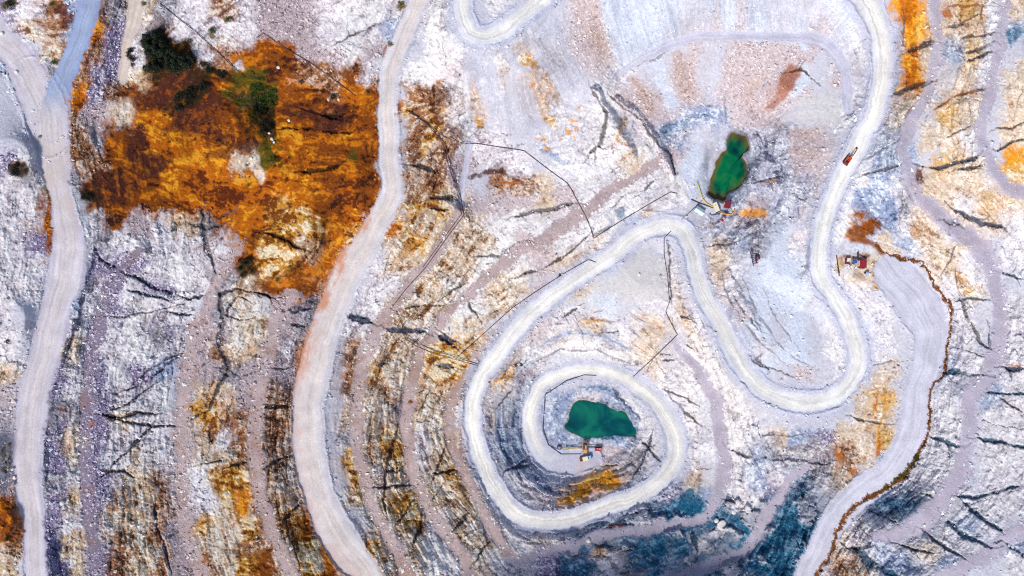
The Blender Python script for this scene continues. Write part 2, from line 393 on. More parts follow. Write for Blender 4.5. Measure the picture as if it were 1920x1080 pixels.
# coloured ground: letter soft(px) x,y ... polygon
PATCH = """
A 4 1078,872 1120,862 1150,882 1172,907 1145,920 1112,937 1072,963 1052,955 1048,938 1083,920
Y 4 1085,868 1120,862 1150,882 1120,882 1090,892
R 4 760,250 777,193 810,168 820,173 823,200 833,233 867,240 868,267 853,280 843,300 833,333 827,360 835,380 760,380 763,330
Y 4 795,250 812,215 826,235 815,270 790,300
o 2 737,200 757,177 760,197 747,227
o 2 1583,443 1590,425 1605,415 1620,425 1627,447 1640,457 1655,470 1662,478 1650,482 1640,470 1615,455 1597,450
h 10 1400,240 1480,250 1515,330 1500,400 1440,440 1330,452 1318,405 1390,372 1406,320
A 3 1380,404 1400,390 1420,386 1435,396 1440,410 1420,410 1395,410
l 8 1125,-60 1260,-60 1262,0 1270,65 1170,122 1150,90 1125,0
P 8 1065,-60 1125,-60 1125,0 1155,115 1125,152 1060,100
q 8 1090,20 1115,30 1150,110 1125,125
G 8 992,76 1004,74 1066,130 1056,140
L 6 1300,-20 1325,-20 1332,62 1312,62
P 6 1385,-20 1415,-20 1395,50 1375,55
q 6 1256,100 1272,92 1292,130 1308,180 1285,192 1262,160
q 8 1180,145 1200,140 1232,215 1215,222
l 6 1225,140 1245,132 1275,200 1250,210
L 6 1305,105 1325,105 1345,190 1318,190
P 6 1350,100 1400,105 1460,118 1445,180 1415,238 1372,242 1355,180
q 10 1395,150 1430,150 1420,190 1400,190
r 3 1433,205 1445,190 1478,118 1503,125 1500,142 1460,202
l 3 1506,134 1532,145 1486,186 1480,180
F 6 1490,192 1572,168 1574,232 1505,236
q 6 1480,240 1540,235 1530,290 1500,330 1480,290
W 4 1113,175 1130,170 1172,236 1184,285 1152,292 1132,232
x 5 1060,215 1100,200 1122,235 1110,275 1060,285 1030,270
G 8 1680,30 1700,40 1696,120 1672,180 1650,235 1640,225 1668,160
B 4 1010,268 1060,300 1080,302 1062,308 1012,282
e 8 1260,505 1290,590 1340,680 1320,690 1270,600
W 8 1290,625 1330,650 1400,760 1420,840 1385,830 1330,740
W 8 1040,600 1140,640 1190,670 1120,660 1030,660
L 8 1420,760 1560,772 1600,740 1590,790 1500,810 1430,800
A 3 1690,0 1738,0 1735,80 1695,90
A 3 1690,100 1715,105 1710,165 1688,160
O 3 1690,130 1712,125 1712,160 1690,162
b 4 1243,955 1270,930 1290,915 1310,925 1330,955 1320,968 1280,975 1250,978
b 4 1345,955 1360,945 1385,965 1415,985 1400,1000 1375,990
b 4 1627,950 1660,935 1690,925 1735,935 1738,955 1725,965 1690,970 1650,968
b 2 1884,58 1900,48 1920,60 1905,80 1888,78
b 3 1648,862 1662,857 1660,870 1650,872
b 3 1600,890 1612,884 1610,892
b 3 1823,170 1850,160 1848,172 1828,178
B 6 1240,245 1290,210 1330,195 1365,210 1365,240 1320,230 1290,255 1250,260
b 5 1240,240 1260,232 1268,246 1248,256
G 4 1270,245 1285,238 1298,250 1280,260
g 3 707,767 717,767 720,800 707,812 703,787
b 5 1440,985 1475,950 1500,985 1520,1010 1495,1040 1470,1090 1430,1090
G 8 1490,835 1530,815 1560,845 1580,870 1545,880 1510,860
G 6 1455,850 1490,830 1510,850 1520,868 1470,860
Y 3 1635,490 1650,492 1650,540 1638,542
Y 4 1568,480 1582,478 1584,500 1572,508
o 2 1583,476 1606,482 1608,490 1584,484
o 2 1608,474 1628,480 1624,488 1610,486
b 6 930,795 942,800 952,850 946,870 935,830
N 5 640,988 668,1000 660,1012 645,1000
b 4 960,760 965,740 975,780 985,850 970,855
G 6 1180,840 1225,835 1215,870 1190,895 1170,880
D 6 1095,970 1150,960 1170,985 1130,1000 1080,1010 1060,995
b 4 1170,960 1200,965 1195,985 1175,980
D 4 520,205 560,200 600,210 660,225 650,235 590,225 525,215
D 4 300,150 350,150 400,165 430,190 410,200 360,190 345,215 300,205 290,180
D 6 260,295 300,290 315,315 300,335 262,330
K 3 262,75 300,48 320,92 345,110 365,108 368,125 330,140 300,142 268,138 275,100
K 4 330,170 385,150 400,172 350,205 320,205
K 4 365,105 400,120 440,140 452,155 420,150 390,135
K 3 150,362 185,350 235,360 240,376 200,378 160,376
K 3 438,505 452,488 475,478 478,515 450,522
K 3 485,165 505,160 520,190 515,250 500,270 480,235 475,190
K 3 15,305 45,300 60,320 40,335 15,325
G 5 285,612 305,608 318,640 300,660 284,640
O 4 172,40 186,30 190,70 175,85 166,70
O 4 128,190 142,188 144,205 126,206
o 6 0,935 30,930 45,975 45,1010 0,1020
o 5 550,650 575,640 568,690 556,720 552,690
R 5 557,720 550,850 566,930 560,930 548,850 548,740
R 6 590,960 620,1000 650,1060 670,1080 640,1080 610,1030 580,980
C 4 468,272 476,275 486,300 499,332 488,346 474,334 466,312 472,295
Y 12 500,375 525,365 560,400 545,440 510,430 495,400
Y 12 490,460 545,480 560,490 520,520 485,500
c 10 560,430 600,470 590,500 555,470
C 8 200,205 245,185 258,210 240,235 215,240
b 4 830,55 845,48 855,60 840,66
b 4 745,50 760,45 752,62
w 3 440,115 455,110 462,125 446,132
b 5 1218,980 1250,985 1246,1050 1225,1058
b 5 1343,950 1370,948 1417,990 1400,1000 1360,985
b 5 1385,1030 1440,1010 1440,1085 1370,1085
D 6 1087,955 1160,950 1177,985 1120,1000 1090,992
b 6 1440,930 1490,930 1530,950 1533,1000 1500,1080 1440,1085
V 5 1440,900 1470,920 1450,960 1430,940
b 6 1170,1030 1215,1000 1210,1060 1180,1075
b 5 1255,1010 1295,1000 1290,1045 1262,1048
D 8 180,355 240,345 250,380 190,385
D 8 250,175 300,160 310,200 260,215
D 8 330,225 400,215 420,250 350,260
D 6 525,190 600,185 660,200 650,215 560,212
o 8 600,260 690,260 690,330 620,320
D 8 210,330 260,325 270,350 220,360
"""
# coloured dots and short streaks: letter x,y,rx,ry,angle
DOTS = """
A 1063,245,5,5,0  A 1080,243,4,4,0  A 1006,258,4,3,0  A 1019,260,4,4,0  A 1023,277,4,3,0  A 1073,229,6,4,0  A 1083,204,4,4,0  A 1052,257,3,3,0
A 1078,255,3,3,0  A 988,112,7,7,0  A 997,162,4,5,0  A 893,180,3,10,-8  O 864,142,3,5,0  O 885,188,3,4,0  O 889,205,2,3,0  Y 1010,140,9,30,-28
Y 1035,172,8,28,-30  Y 1015,195,10,34,-16  Y 1035,225,8,16,-20  Y 893,200,7,38,-8  Y 903,225,10,18,-8  Y 985,112,14,16,-20  c 940,125,12,26,-20
c 1166,235,6,16,-8  A 1162,243,3,12,-8  A 1174,272,7,4,40  Y 1160,260,5,8,0  O 1340,62,4,3,0  O 1397,66,3,2,0  Y 1335,418,5,4,0
B 1774,82,9,8,0  B 1757,178,10,8,20  B 1830,165,14,5,-20  O 1716,160,10,14,0  O 1713,120,6,24,5  O 1775,25,10,12,0  O 1702,15,14,40,0
O 176,793,5,5,0  O 683,715,5,4,0  O 765,840,8,12,0  D 765,755,16,24,0  p 1720,340,14,26,0  G 1855,90,8,8,0  D 1722,330,12,16,10
Y 1700,515,5,4,0  Y 1690,505,4,4,0  b 1165,398,9,9,0  B 1147,420,8,5,30  b 1850,180,10,5,-10  E 505,300,14,18,0  E 660,290,8,16,0
Y 1800,520,12,12,-30  Y 1815,545,14,10,-20  Y 1720,430,10,22,10  c 1745,470,16,14,0  O 1643,760,3,26,0  O 1647,840,5,22,5  O 1600,885,10,6,0
O 1575,855,6,14,-25  E 640,1000,4,4,0  Y 1630,924,8,5,-20  A 1090,880,10,10,0  O 420,160,12,8,0
O 320,325,20,12,0  O 300,222,22,14,0  O 560,275,8,40,5  O 520,235,4,30,0  O 580,300,14,20,0  D 470,270,26,10,0  D 410,290,30,10,-8 D 262,260,10,24,0
D 480,235,10,4,0  D 628,218,22,7,10  D 445,175,14,6,0  E 428,170,14,10,0  E 490,140,10,14,0  o 590,190,30,20,0  D 345,235,24,14,0
E 270,8,8,6,0  E 400,62,6,12,30  E 428,38,8,7,0  E 98,8,8,6,0  E 20,10,18,8,0  E 755,10,14,8,0  o 727,98,8,14,10  E 732,85,5,6,0  E 100,117,8,6,0
R 1015,555,30,10,-35  R 1050,635,10,8,0  p 990,700,20,8,-30  Y 1115,605,22,6,-10  C 1125,607,20,5,-8
B 1240,860,20,6,10  B 1115,725,26,10,-5  b 1100,722,16,5,-5  b 1130,728,12,6,20  b 970,840,10,6,0  B 940,800,8,40,-10  B 1170,822,30,6,0  b 1150,824,24,4,0
G 5,128,14,14,0  B 6,126,14,12,0  B 93,213,10,12,0  g 73,252,4,14,-20 D 118,18,16,12,0  D 125,35,14,14,0  w 75,20,10,12,0
O 955,1040,6,6,0  Y 1420,720,6,3,0  O 775,470,5,4,0  O 730,430,20,16,0
"""
def deep(z):
    return np.where(z > -25, z, -25 + (z + 25) * 0.62)
LOWER_Z, UPPER_Z = 1.25 * float(deep(-58.2)), -20.6 * 1.25
LOWER_POND = [(1083,752),(1107,751),(1127,756),(1138,760),(1147,766),(1160,770),(1170,774),(1178,782),(1184,791),(1191,803),(1195,813),(1194,820),(1178,819),(1156,817),(1130,817),(1113,819),(1104,822),(1095,822),(1086,817),(1074,811),(1064,806),(1058,800),(1064,794),(1067,782),(1070,766),(1074,758)]
UPPER_POND = [(1368,250),(1377,248),(1388,252),(1397,256),(1404,268),(1403,277),(1397,285),(1391,289),(1392,298),(1398,303),(1397,311),(1401,322),(1398,333),(1390,344),(1383,355),(1370,361),(1361,366),(1360,375),(1353,377),(1344,374),(1333,370),(1328,361),(1330,348),(1334,331),(1342,311),(1351,291),(1362,282),(1363,264)]
DITCH = [(x, y, w * 0.75) for x, y, w in [(1640,460,10),(1660,476,8),(1695,483,6),(1727,500,7),(1747,520,9),(1765,555,9),(1780,575,9),(1783,610,8),(1777,650,8),(1769,690,9),(1750,722,9),(1740,755,8),(1744,795,8),(1735,828,9),(1712,868,12),(1690,893,14),(1655,918,14),(1620,937,12),(1590,967,10),(1568,1000,9),(1560,1035,9),(1535,1078,9),(1520,1110,8)]]

# ------------------------------------------------------------------ survey -> height field and ground colour
def smooth_line(pts, step=9.0):
    P = np.array(pts, dtype=np.float64)
    out = []
    for i in range(len(P) - 1):
        p0 = P[max(i - 1, 0)]; p1 = P[i]; p2 = P[i + 1]; p3 = P[min(i + 2, len(P) - 1)]
        n = max(1, int(np.hypot(*(p2 - p1)[:2]) / step))
        for j in range(n):
            t = j / n
            c = 0.5 * ((2 * p1) + (-p0 + p2) * t + (2 * p0 - 5 * p1 + 4 * p2 - p3) * t * t + (-p0 + 3 * p1 - 3 * p2 + p3) * t ** 3)
            c[2:] = p1[2:] * (1 - t) + p2[2:] * t
            out.append(c)
    out.append(P[-1])
    return np.array(out)

def box(x0, x1, y0, y1):
    i0 = max(0, int((x0 - GX0) / STEP)); i1 = min(NX, int((x1 - GX0) / STEP) + 2)
    j0 = max(0, int((y0 - GY0) / STEP)); j1 = min(NY, int((y1 - GY0) / STEP) + 2)
    return (slice(j0, j1), slice(i0, i1)) if i1 > i0 and j1 > j0 else None

def strip(pts, XX, YY, margin, smooth=True):
    """nearest point on a polyline: distance, arc length, side offset, interpolated extra columns"""
    L = smooth_line(pts) if smooth else np.array(pts, float)
    D = np.full((NY, NX), 1e6, np.float32); S = np.zeros((NY, NX), np.float32); V = np.zeros((NY, NX), np.float32)
    E = [np.zeros((NY, NX), np.float32) for _ in range(L.shape[1] - 2)]
    s = 0.0
    for a, b in zip(L[:-1], L[1:]):
        d = b[:2] - a[:2]; ln = np.hypot(*d)
        if ln < 1e-6: continue
        sl = box(min(a[0], b[0]) - margin, max(a[0], b[0]) + margin, min(a[1], b[1]) - margin, max(a[1], b[1]) + margin)
        if sl is None:
            s += ln; continue
        qx = XX[sl] - a[0]; qy = YY[sl] - a[1]
        t = np.clip((qx * d[0] + qy * d[1]) / ln ** 2, 0, 1)
        ex = qx - t * d[0]; ey = qy - t * d[1]
        dist = np.hypot(ex, ey)
        m = dist < D[sl]
        D[sl] = np.where(m, dist, D[sl])
        S[sl] = np.where(m, s + t * ln, S[sl])
        V[sl] = np.where(m, (qx * d[1] - qy * d[0]) / ln, V[sl])
        for k, e in enumerate(E):
            e[sl] = np.where(m, a[2 + k] * (1 - t) + b[2 + k] * t, e[sl])
        s += ln
    return D, S, V, E

def inside(poly, XX, YY):
    P = np.array(poly, float); r = np.zeros(XX.shape, bool)
    for (xa, ya), (xb, yb) in zip(P, np.roll(P, -1, 0)):
        if ya == yb: continue
        r ^= ((ya > YY) != (yb > YY)) & (XX < (xb - xa) * (YY - ya) / (yb - ya) + xa)
    return r

def blur(a, n, k=1):
    for _ in range(n):
        p = np.pad(a, ((k, k), (0, 0)), mode='edge')
        c = np.cumsum(np.vstack([np.zeros((1, p.shape[1]), p.dtype), p]), 0, dtype=np.float64)
        a = ((c[2 * k + 1:] - c[:-2 * k - 1]) / (2 * k + 1)).astype(np.float32)
        p = np.pad(a, ((0, 0), (k, k)), mode='edge')
        c = np.cumsum(np.hstack([np.zeros((p.shape[0], 1), p.dtype), p]), 1, dtype=np.float64)
        a = ((c[:, 2 * k + 1:] - c[:, :-2 * k - 1]) / (2 * k + 1)).astype(np.float32)
    return a

# irregular edges: every outline is looked up at a slightly wandering position
wA = fbm(PX / 34, PY / 34, 3, 1); wB = fbm(PX / 34, PY / 34, 3, 2)
wC = fbm(PX / 7, PY / 7, 3, 3); wD = fbm(PX / 7, PY / 7, 3, 4)
gr0 = rng.normal(size=(NY, NX)).astype(np.float32)
X1, Y1 = PX + 2.4 * wA + 1.4 * wC + 0.4 * gr0, PY + 2.4 * wB + 1.4 * wD + 0.4 * gr0       # roads
X2, Y2 = PX + 5.5 * wA + 3.0 * wC + 0.8 * gr0, PY + 5.5 * wB + 3.0 * wD + 0.8 * gr0       # benches
white = rng.normal(size=(NY, NX)).astype(np.float32)
gr = (white + 0.8 * blur(white, 1, 1) * 3) / 2.2
gr2 = np.roll(gr[::-1], 311, 1)
X4, Y4 = PX + 15 * wA + 6 * wC + 4.5 * gr, PY + 15 * wB + 6 * wD + 4.5 * gr2      # rock zones, their edges broken up by loose stones
X3, Y3 = PX + 4.0 * wA + 3.0 * wC + 1.5 * gr, PY + 4.0 * wB + 3.0 * wD + 1.5 * gr2   # stains
X6, Y6 = PX + 4.0 * wA + 3.0 * wC, PY + 4.0 * wB + 3.0 * wD       # relief
X5, Y5 = PX + 3.0 * wA + 1.3 * wC + 0.5 * gr, PY + 3.0 * wB + 1.3 * wD + 0.5 * gr2   # fissures

road_fields = {n: (st, strip(p, X1, Y1, 64)) for n, st, p in ROADS}
bench_fields = [(st, strip([(x, y, w * 0.86, z) for x, y, w, z in p], X2, Y2, 44)) for st, p in BENCHES]

fixm = np.zeros((NY, NX), np.float32); fixz = np.zeros((NY, NX), np.float32)
for x, y, r, z in SPOTS:
    m = (PX - x) ** 2 + (PY - y) ** 2 < r * r
    fixm[m] = 1; fixz[m] = z
for st, (D, S, V, (Wd, Z)) in bench_fields:
    m = D < Wd * 0.40
    fixm[m] = 1; fixz[m] = Z[m]
for n, (st, (D, S, V, (Wd, Z))) in road_fields.items():
    m = D < Wd * (0.62 if n == "R4" else 0.52)
    fixm[m] = 1; fixz[m] = Z[m]

def laplace(mask, val):
    if min(mask.shape) > 12:
        h, w = (mask.shape[0] + 1) // 2, (mask.shape[1] + 1) // 2
        mp = np.zeros((2 * h, 2 * w)); vp = np.zeros((2 * h, 2 * w))
        mp[:mask.shape[0], :mask.shape[1]] = mask; vp[:mask.shape[0], :mask.shape[1]] = val * mask
        ms = mp.reshape(h, 2, w, 2).sum((1, 3)); vs = vp.reshape(h, 2, w, 2).sum((1, 3))
        sub = laplace((ms > 0).astype(float), np.where(ms > 0, vs / np.maximum(ms, 1e-9), 0))
        u = np.repeat(np.repeat(sub, 2, 0), 2, 1)[:mask.shape[0], :mask.shape[1]]
    else:
        u = np.full(mask.shape, (val * mask).sum() / max(mask.sum(), 1e-9))
    u = np.where(mask > 0, val, u)
    for _ in range(60):
        p = np.pad(u, 1, mode='edge')
        u = np.where(mask > 0, val, 0.25 * (p[:-2, 1:-1] + p[2:, 1:-1] + p[1:-1, :-2] + p[1:-1, 2:]))
    return u
ZS = 1.25
fixz = ZS * deep(fixz)
cz = laplace(fixm[::2, ::2].astype(float), fixz[::2, ::2].astype(float))
cy = np.arange(NY) / 2.0; cx = np.arange(NX) / 2.0
def bil(a, fy, fx):
    iy = np.clip(fy.astype(int), 0, a.shape[0] - 2); ix = np.clip(fx.astype(int), 0, a.shape[1] - 2)
    ty = (fy - iy)[:, None]; tx = (fx - ix)[None, :]
    r0 = a[iy][:, ix] * (1 - tx) + a[iy][:, ix + 1] * tx
    r1 = a[iy + 1][:, ix] * (1 - tx) + a[iy + 1][:, ix + 1] * tx
    return r0 * (1 - ty) + r1 * ty
Z0 = blur(bil(cz, cy, cx).astype(np.float32), 2, 2)

# --- line-integral streaks: one set runs down the slope, the other follows the beds along it
zs = blur(Z0, 2, 5)
gyv, gxv = np.gradient(zs)
gn = np.hypot(gxv, gyv) + 1e-6
def lic(ux, uy, n, seed):
    noise = np.random.default_rng(seed).normal(size=(NY, NX)).astype(np.float32)
    acc = noise.copy()
    JJ, II = np.meshgrid(np.arange(NY, dtype=np.float32), np.arange(NX, dtype=np.float32), indexing='ij')
    for sgn in (1, -1):
        x = II.copy(); y = JJ.copy()
        for k in range(n):
            ix = np.clip(x + 0.5, 0, NX - 1).astype(np.int32); iy = np.clip(y + 0.5, 0, NY - 1).astype(np.int32)
            x = x + sgn * ux[iy, ix] * 1.4; y = y + sgn * uy[iy, ix] * 1.4
            ix = np.clip(x + 0.5, 0, NX - 1).astype(np.int32); iy = np.clip(y + 0.5, 0, NY - 1).astype(np.int32)
            acc += noise[iy, ix]
    acc -= acc.mean()
    return acc / acc.std()
ang = 0.30 * wA + 0.22 * wC
ca, sa = np.cos(ang), np.sin(ang)
ux, uy = gxv / gn, gyv / gn
down = lic(ux, uy, 14, 5)
along = lic(-uy * ca - ux * sa, ux * ca - uy * sa, 9, 6)
slope = sstep(0.03, 0.25, gn / STEP)            # metres per photo pixel

# --- rock zones
names = sorted(PAL)
gi = np.array([[names.index(c) for c in row] for row in GRID])
par = np.array([list(alb(PAL[n][0])) + list(alb(PAL[n][1])) + list(alb(PAL[n][2])) + [PAL[n][3], PAL[n][4]] for n in names], np.float32)
gp = par[gi]                                     # 27 x 48 x 11
fx = np.clip(X4 / 40 - 0.5, 0, 46.999); fy = np.clip(Y4 / 40 - 0.5, 0, 25.999)
ix = fx.astype(np.int32); iy = fy.astype(np.int32)
tx = sstep(0.22, 0.78, fx - ix); ty = sstep(0.22, 0.78, fy - iy)
F = np.empty((NY, NX, 11), np.float32)
for k in range(11):
    g = gp[..., k]
    F[..., k] = (g[iy, ix] * (1 - tx) + g[iy, ix + 1] * tx) * (1 - ty) + (g[iy + 1, ix] * (1 - tx) + g[iy + 1, ix + 1] * tx) * ty
def blend(m, letter, sub=None):
    p = par[names.index(letter)]
    F[:] = F + (p - F) * m[..., None] if sub is None else F
    if sub is not None:
        F[sub] = F[sub] + (p - F[sub]) * m[..., None]
for line in PATCH.strip().split("\n"):
    w = line.split(); pts = [tuple(map(float, q.split(","))) for q in w[2:]]
    xs = [p[0] for p in pts]; ys = [p[1] for p in pts]
    sl = box(min(xs) - 16, max(xs) + 16, min(ys) - 16, max(ys) + 16)
    if sl is None: continue
    m = inside(pts, X3[sl], Y3[sl]).astype(np.float32)
    blend(blur(m, 2, max(1, int(float(w[1]) / 2.2))) * (0.92), w[0], sl)
tok = DOTS.split()
for let, spec in zip(tok[::2], tok[1::2]):
    x, y, rx, ry, an = map(float, spec.split(","))
    R = max(rx, ry) * 1.8 + 6
    sl = box(x - R, x + R, y - R, y + R)
    c, s_ = math.cos(math.radians(an)), math.sin(math.radians(an))
    qx = X3[sl] - x; qy = Y3[sl] - y
    d = np.hypot((qx * c + qy * s_) / rx, (-qx * s_ + qy * c) / ry)
    blend(sstep(1.25, 0.65, d + 0.25 * wC[sl]) * 0.9, let, sl)

JJ, II = np.meshgrid(np.arange(NY, dtype=np.float32), np.arange(NX, dtype=np.float32), indexing='ij')
def advect(A, vx, vy, n, step):
    acc = A.copy()
    for sgn in (1, -1):
        x = II.copy(); y = JJ.copy()
        for k in range(n):
            ix = np.clip(x + 0.5, 0, NX - 1).astype(np.int32); iy = np.clip(y + 0.5, 0, NY - 1).astype(np.int32)
            x = x + sgn * vx[iy, ix] * step; y = y + sgn * vy[iy, ix] * step
            ix = np.clip(x + 0.5, 0, NX - 1).astype(np.int32); iy = np.clip(y + 0.5, 0, NY - 1).astype(np.int32)
            acc += A[iy, ix]
    return acc / (2 * n + 1)
notclay = sstep(0.97, 0.85, 1 - F[..., 2] / F[..., 0])
loose = sstep(0.45, 0.2, F[..., 9]) * slope * sstep(0.75, 0.5, 1 - F[..., 2] / F[..., 0])
tanx, tany = -uy * ca - ux * sa, ux * ca - uy * sa
FD = advect(F, ux, uy, 7, 4.0)
FA = advect(F, tanx, tany, 7, 3.0)
lw = loose[..., None]; aw = (sstep(0.4, 0.8, F[..., 9]) * slope * notclay * 0.8)[..., None]
F = F + (FD - F) * lw + (FA - F) * aw * (1 - lw)
bed = advect(fbm(X6 / 6.5, Y6 / 6.5, 3, 37), tanx, tany, 7, 1.8); bed = bed / bed.std()
fall = advect(fbm(X6 / 5.0, Y6 / 5.0, 3, 38), ux, uy, 6, 1.8); fall = fall / fall.std()
hollow = [(1050, 992), (1110, 962), (1180, 952), (1250, 925), (1330, 918), (1400, 980), (1440, 925), (1520, 925), (1538, 1000), (1500, 1120), (1180, 1120), (1050, 1070)]
sl = box(1000, 1600, 880, 1180)
hm = blur(inside(hollow, X3[sl], Y3[sl]).astype(np.float32), 2, 4) * sstep(-0.45, 0.05, fbm(X6[sl] / 46 + 2, Y6[sl] / 30, 4, 44) + 0.02)
blend(hm * 0.75, 'b', sl)
rock = F[..., 9].copy(); grain = F[..., 10].copy()
strips = np.zeros((NY, NX), np.float32)          # how much a made surface covers the rock
road_m = np.zeros((NY, NX), np.float32)
for st, (D, S, V, (Wd, Z)) in bench_fields:
    strips = np.maximum(strips, sstep(0.62, 0.36, D / np.maximum(Wd, 1) + 0.10 * wC))
for n, (st, (D, S, V, (Wd, Z))) in road_fields.items():
    m = sstep(0.62, 0.48, D / np.maximum(Wd, 1))
    strips = np.maximum(strips, m); road_m = np.maximum(road_m, m)
rockm = np.clip(rock, 0, 1) * (1 - strips)

# --- relief
big = fbm(PX / 60, PY / 60, 3, 21)
mid = fbm(X6 / 22, Y6 / 22, 4, 22)
rid = ridged(X6 / 30, Y6 / 30, 4, 23)
fin = fbm(PX / 5.5, PY / 5.5, 3, 24)
wed, wval, wtl = worley(X6 / 15, Y6 / 13, 1)
wed2, wval2, wtl2 = worley(PX / 6.2 + 0.25 * wC, PY / 5.2 + 0.25 * wD, 2)
def strat(a):
    b = advect(a, tanx, tany, 5, 2.2); return 0.45 * a + 0.75 * b / b.std() * a.std()
wtl = strat(wtl); wtl2 = strat(wtl2); wval2 = 0.5 + strat(wval2 - 0.5)
relief = rockm * (0.35 + 0.65 * slope) * (0.8 * big + 0.8 * rid + 0.4 * mid + (0.95 * wtl + 0.34 * wtl2) * (1 - 0.3 * sstep(900, 600, PX)) + 0.8 * (wval - 0.5) + 0.34 * (wval2 - 0.5) + 0.12 * along + 0.14 * fin + 0.22 * bed)
clay = sstep(0.80, 0.95, 1 - F[..., 2] / F[..., 0]) * sstep(1000, 800, PX)
flow = fbm((PX + 10 * wA) / 80, (PY + 10 * wB - 0.12 * PX + 0.10 * np.abs(PX - 500)) / 7, 4, 33)
relief = relief * (1 - 0.45 * clay) + 0.22 * clay * flow * (1 - road_m)
relief += (1 - road_m) * (0.05 + 0.13 * grain) * gr * 0.55
zone = sstep(1030, 1090, X4) * sstep(1560, 1500, X4) * sstep(905, 950, Y4)
knob = zone * (1 - strips) * sstep(0.12, 0.42, fbm(X6 / 34 + 5, Y6 / 26, 4, 39) + 0.35 * (wval - 0.5))
relief = relief + 2.2 * knob
for rp_, rh_ in (([(1116, 172, 13), (1134, 212, 15), (1165, 252, 14), (1186, 292, 10)], 5.0), ([(1160, 186, 9), (1204, 226, 11), (1235, 280, 11), (1264, 332, 8)], 4.0), ([(1418, 262, 10), (1440, 300, 14), (1452, 345, 10)], 4.0), ([(1350, 470, 9), (1385, 440, 11), (1420, 425, 8)], 3.0), ([(1362, 510, 7), (1392, 560, 9), (1420, 620, 7)], 2.0)):
    rD, rS, rV, (rW,) = strip(rp_, X6, Y6, 34)
    relief = relief + rh_ * sstep(1.15, 0.1, rD / np.maximum(rW, 1)) * (0.7 + 0.5 * rid)
Zt = Z0 + relief
for n, (st, (D, S, V, (Wd, Z))) in road_fields.items():       # low safety berm of pushed gravel on the road edges
    e = D - Wd * 0.5
    if st in ("haul", "flat", "left", "mid"):
        Zt = Zt + 0.85 * np.exp(-((e - 3) / 2.4) ** 2) * (0.6 + 0.5 * mid) * (1 if st != "left" else 0.5)
crack_d = np.zeros((NY, NX), np.float32)
CC = {'b': (40,58,88), 'd': (70,52,52), 'g': (104,98,102), 't': (28,78,106), 'k': (40,22,16), 'r': (140,78,36)}
crack_col = []
for line in CRACKS.strip().split("\n"):
    w = line.split(); wd = float(w[0]); pts = [tuple(map(float, q.split(","))) for q in w[2:]]
    xs = [p[0] for p in pts]; ys = [p[1] for p in pts]
    crack_col.append((wd, w[1], pts, 1.0))
for wd, let, pts, amt in list(crack_col):
    if wd < 4 or let in 'VGNyDWYOA': continue
    for e0, e1 in ((pts[0], pts[1]), (pts[-1], pts[-2])):
        a = math.atan2(e0[1] - e1[1], e0[0] - e1[0]) + rng.normal() * 0.3; L = rng.uniform(10, 26)
        q1 = (e0[0] + math.cos(a) * L * .5, e0[1] + math.sin(a) * L * .5); a += rng.normal() * 0.5
        crack_col.append((max(1.3, wd * 0.38), let, [e0, q1, (q1[0] + math.cos(a) * L * .6, q1[1] + math.sin(a) * L * .6)], 0.8))
    for k in range(2):
        i = int(rng.integers(len(pts) - 1)); f = rng.random()
        b0 = (pts[i][0] * (1 - f) + pts[i + 1][0] * f, pts[i][1] * (1 - f) + pts[i + 1][1] * f)
        a = math.atan2(pts[i + 1][1] - pts[i][1], pts[i + 1][0] - pts[i][0]) + rng.choice((-1, 1)) * rng.uniform(0.4, 1.1); L = rng.uniform(12, 32)
        q1 = (b0[0] + math.cos(a) * L * .5, b0[1] + math.sin(a) * L * .5); a += rng.normal() * 0.45
        crack_col.append((max(1.2, wd * 0.32), let, [b0, q1, (q1[0] + math.cos(a) * L * .5, q1[1] + math.sin(a) * L * .5)], 0.75))
for k in range(180):                                           # smaller joints across the faces
    for tr in range(40):
        x = rng.uniform(-60, 1980); y = rng.uniform(-60, 1140)
        i = int((x - GX0) / STEP); j = int((y - GY0) / STEP)
        if rockm[j, i] > 0.7 and slope[j, i] > 0.2: break
    else: continue
    L = rng.uniform(12, 60); a = math.atan2(uy[j, i], ux[j, i]) + rng.normal() * 0.5 + (math.pi / 2 if rng.random() < 0.35 else 0)
    dx, dy = math.cos(a) * L, math.sin(a) * L
    c = 'b' if (x > 1150 and rng.random() < 0.55) else ('g' if rng.random() < 0.4 else 'd')
    crack_col.append((rng.uniform(1.2, 2.4), c, [(x, y), (x + dx * .5 + rng.normal() * 3, y + dy * .5 + rng.normal() * 3), (x + dx, y + dy)], 0.75))
CRK = []
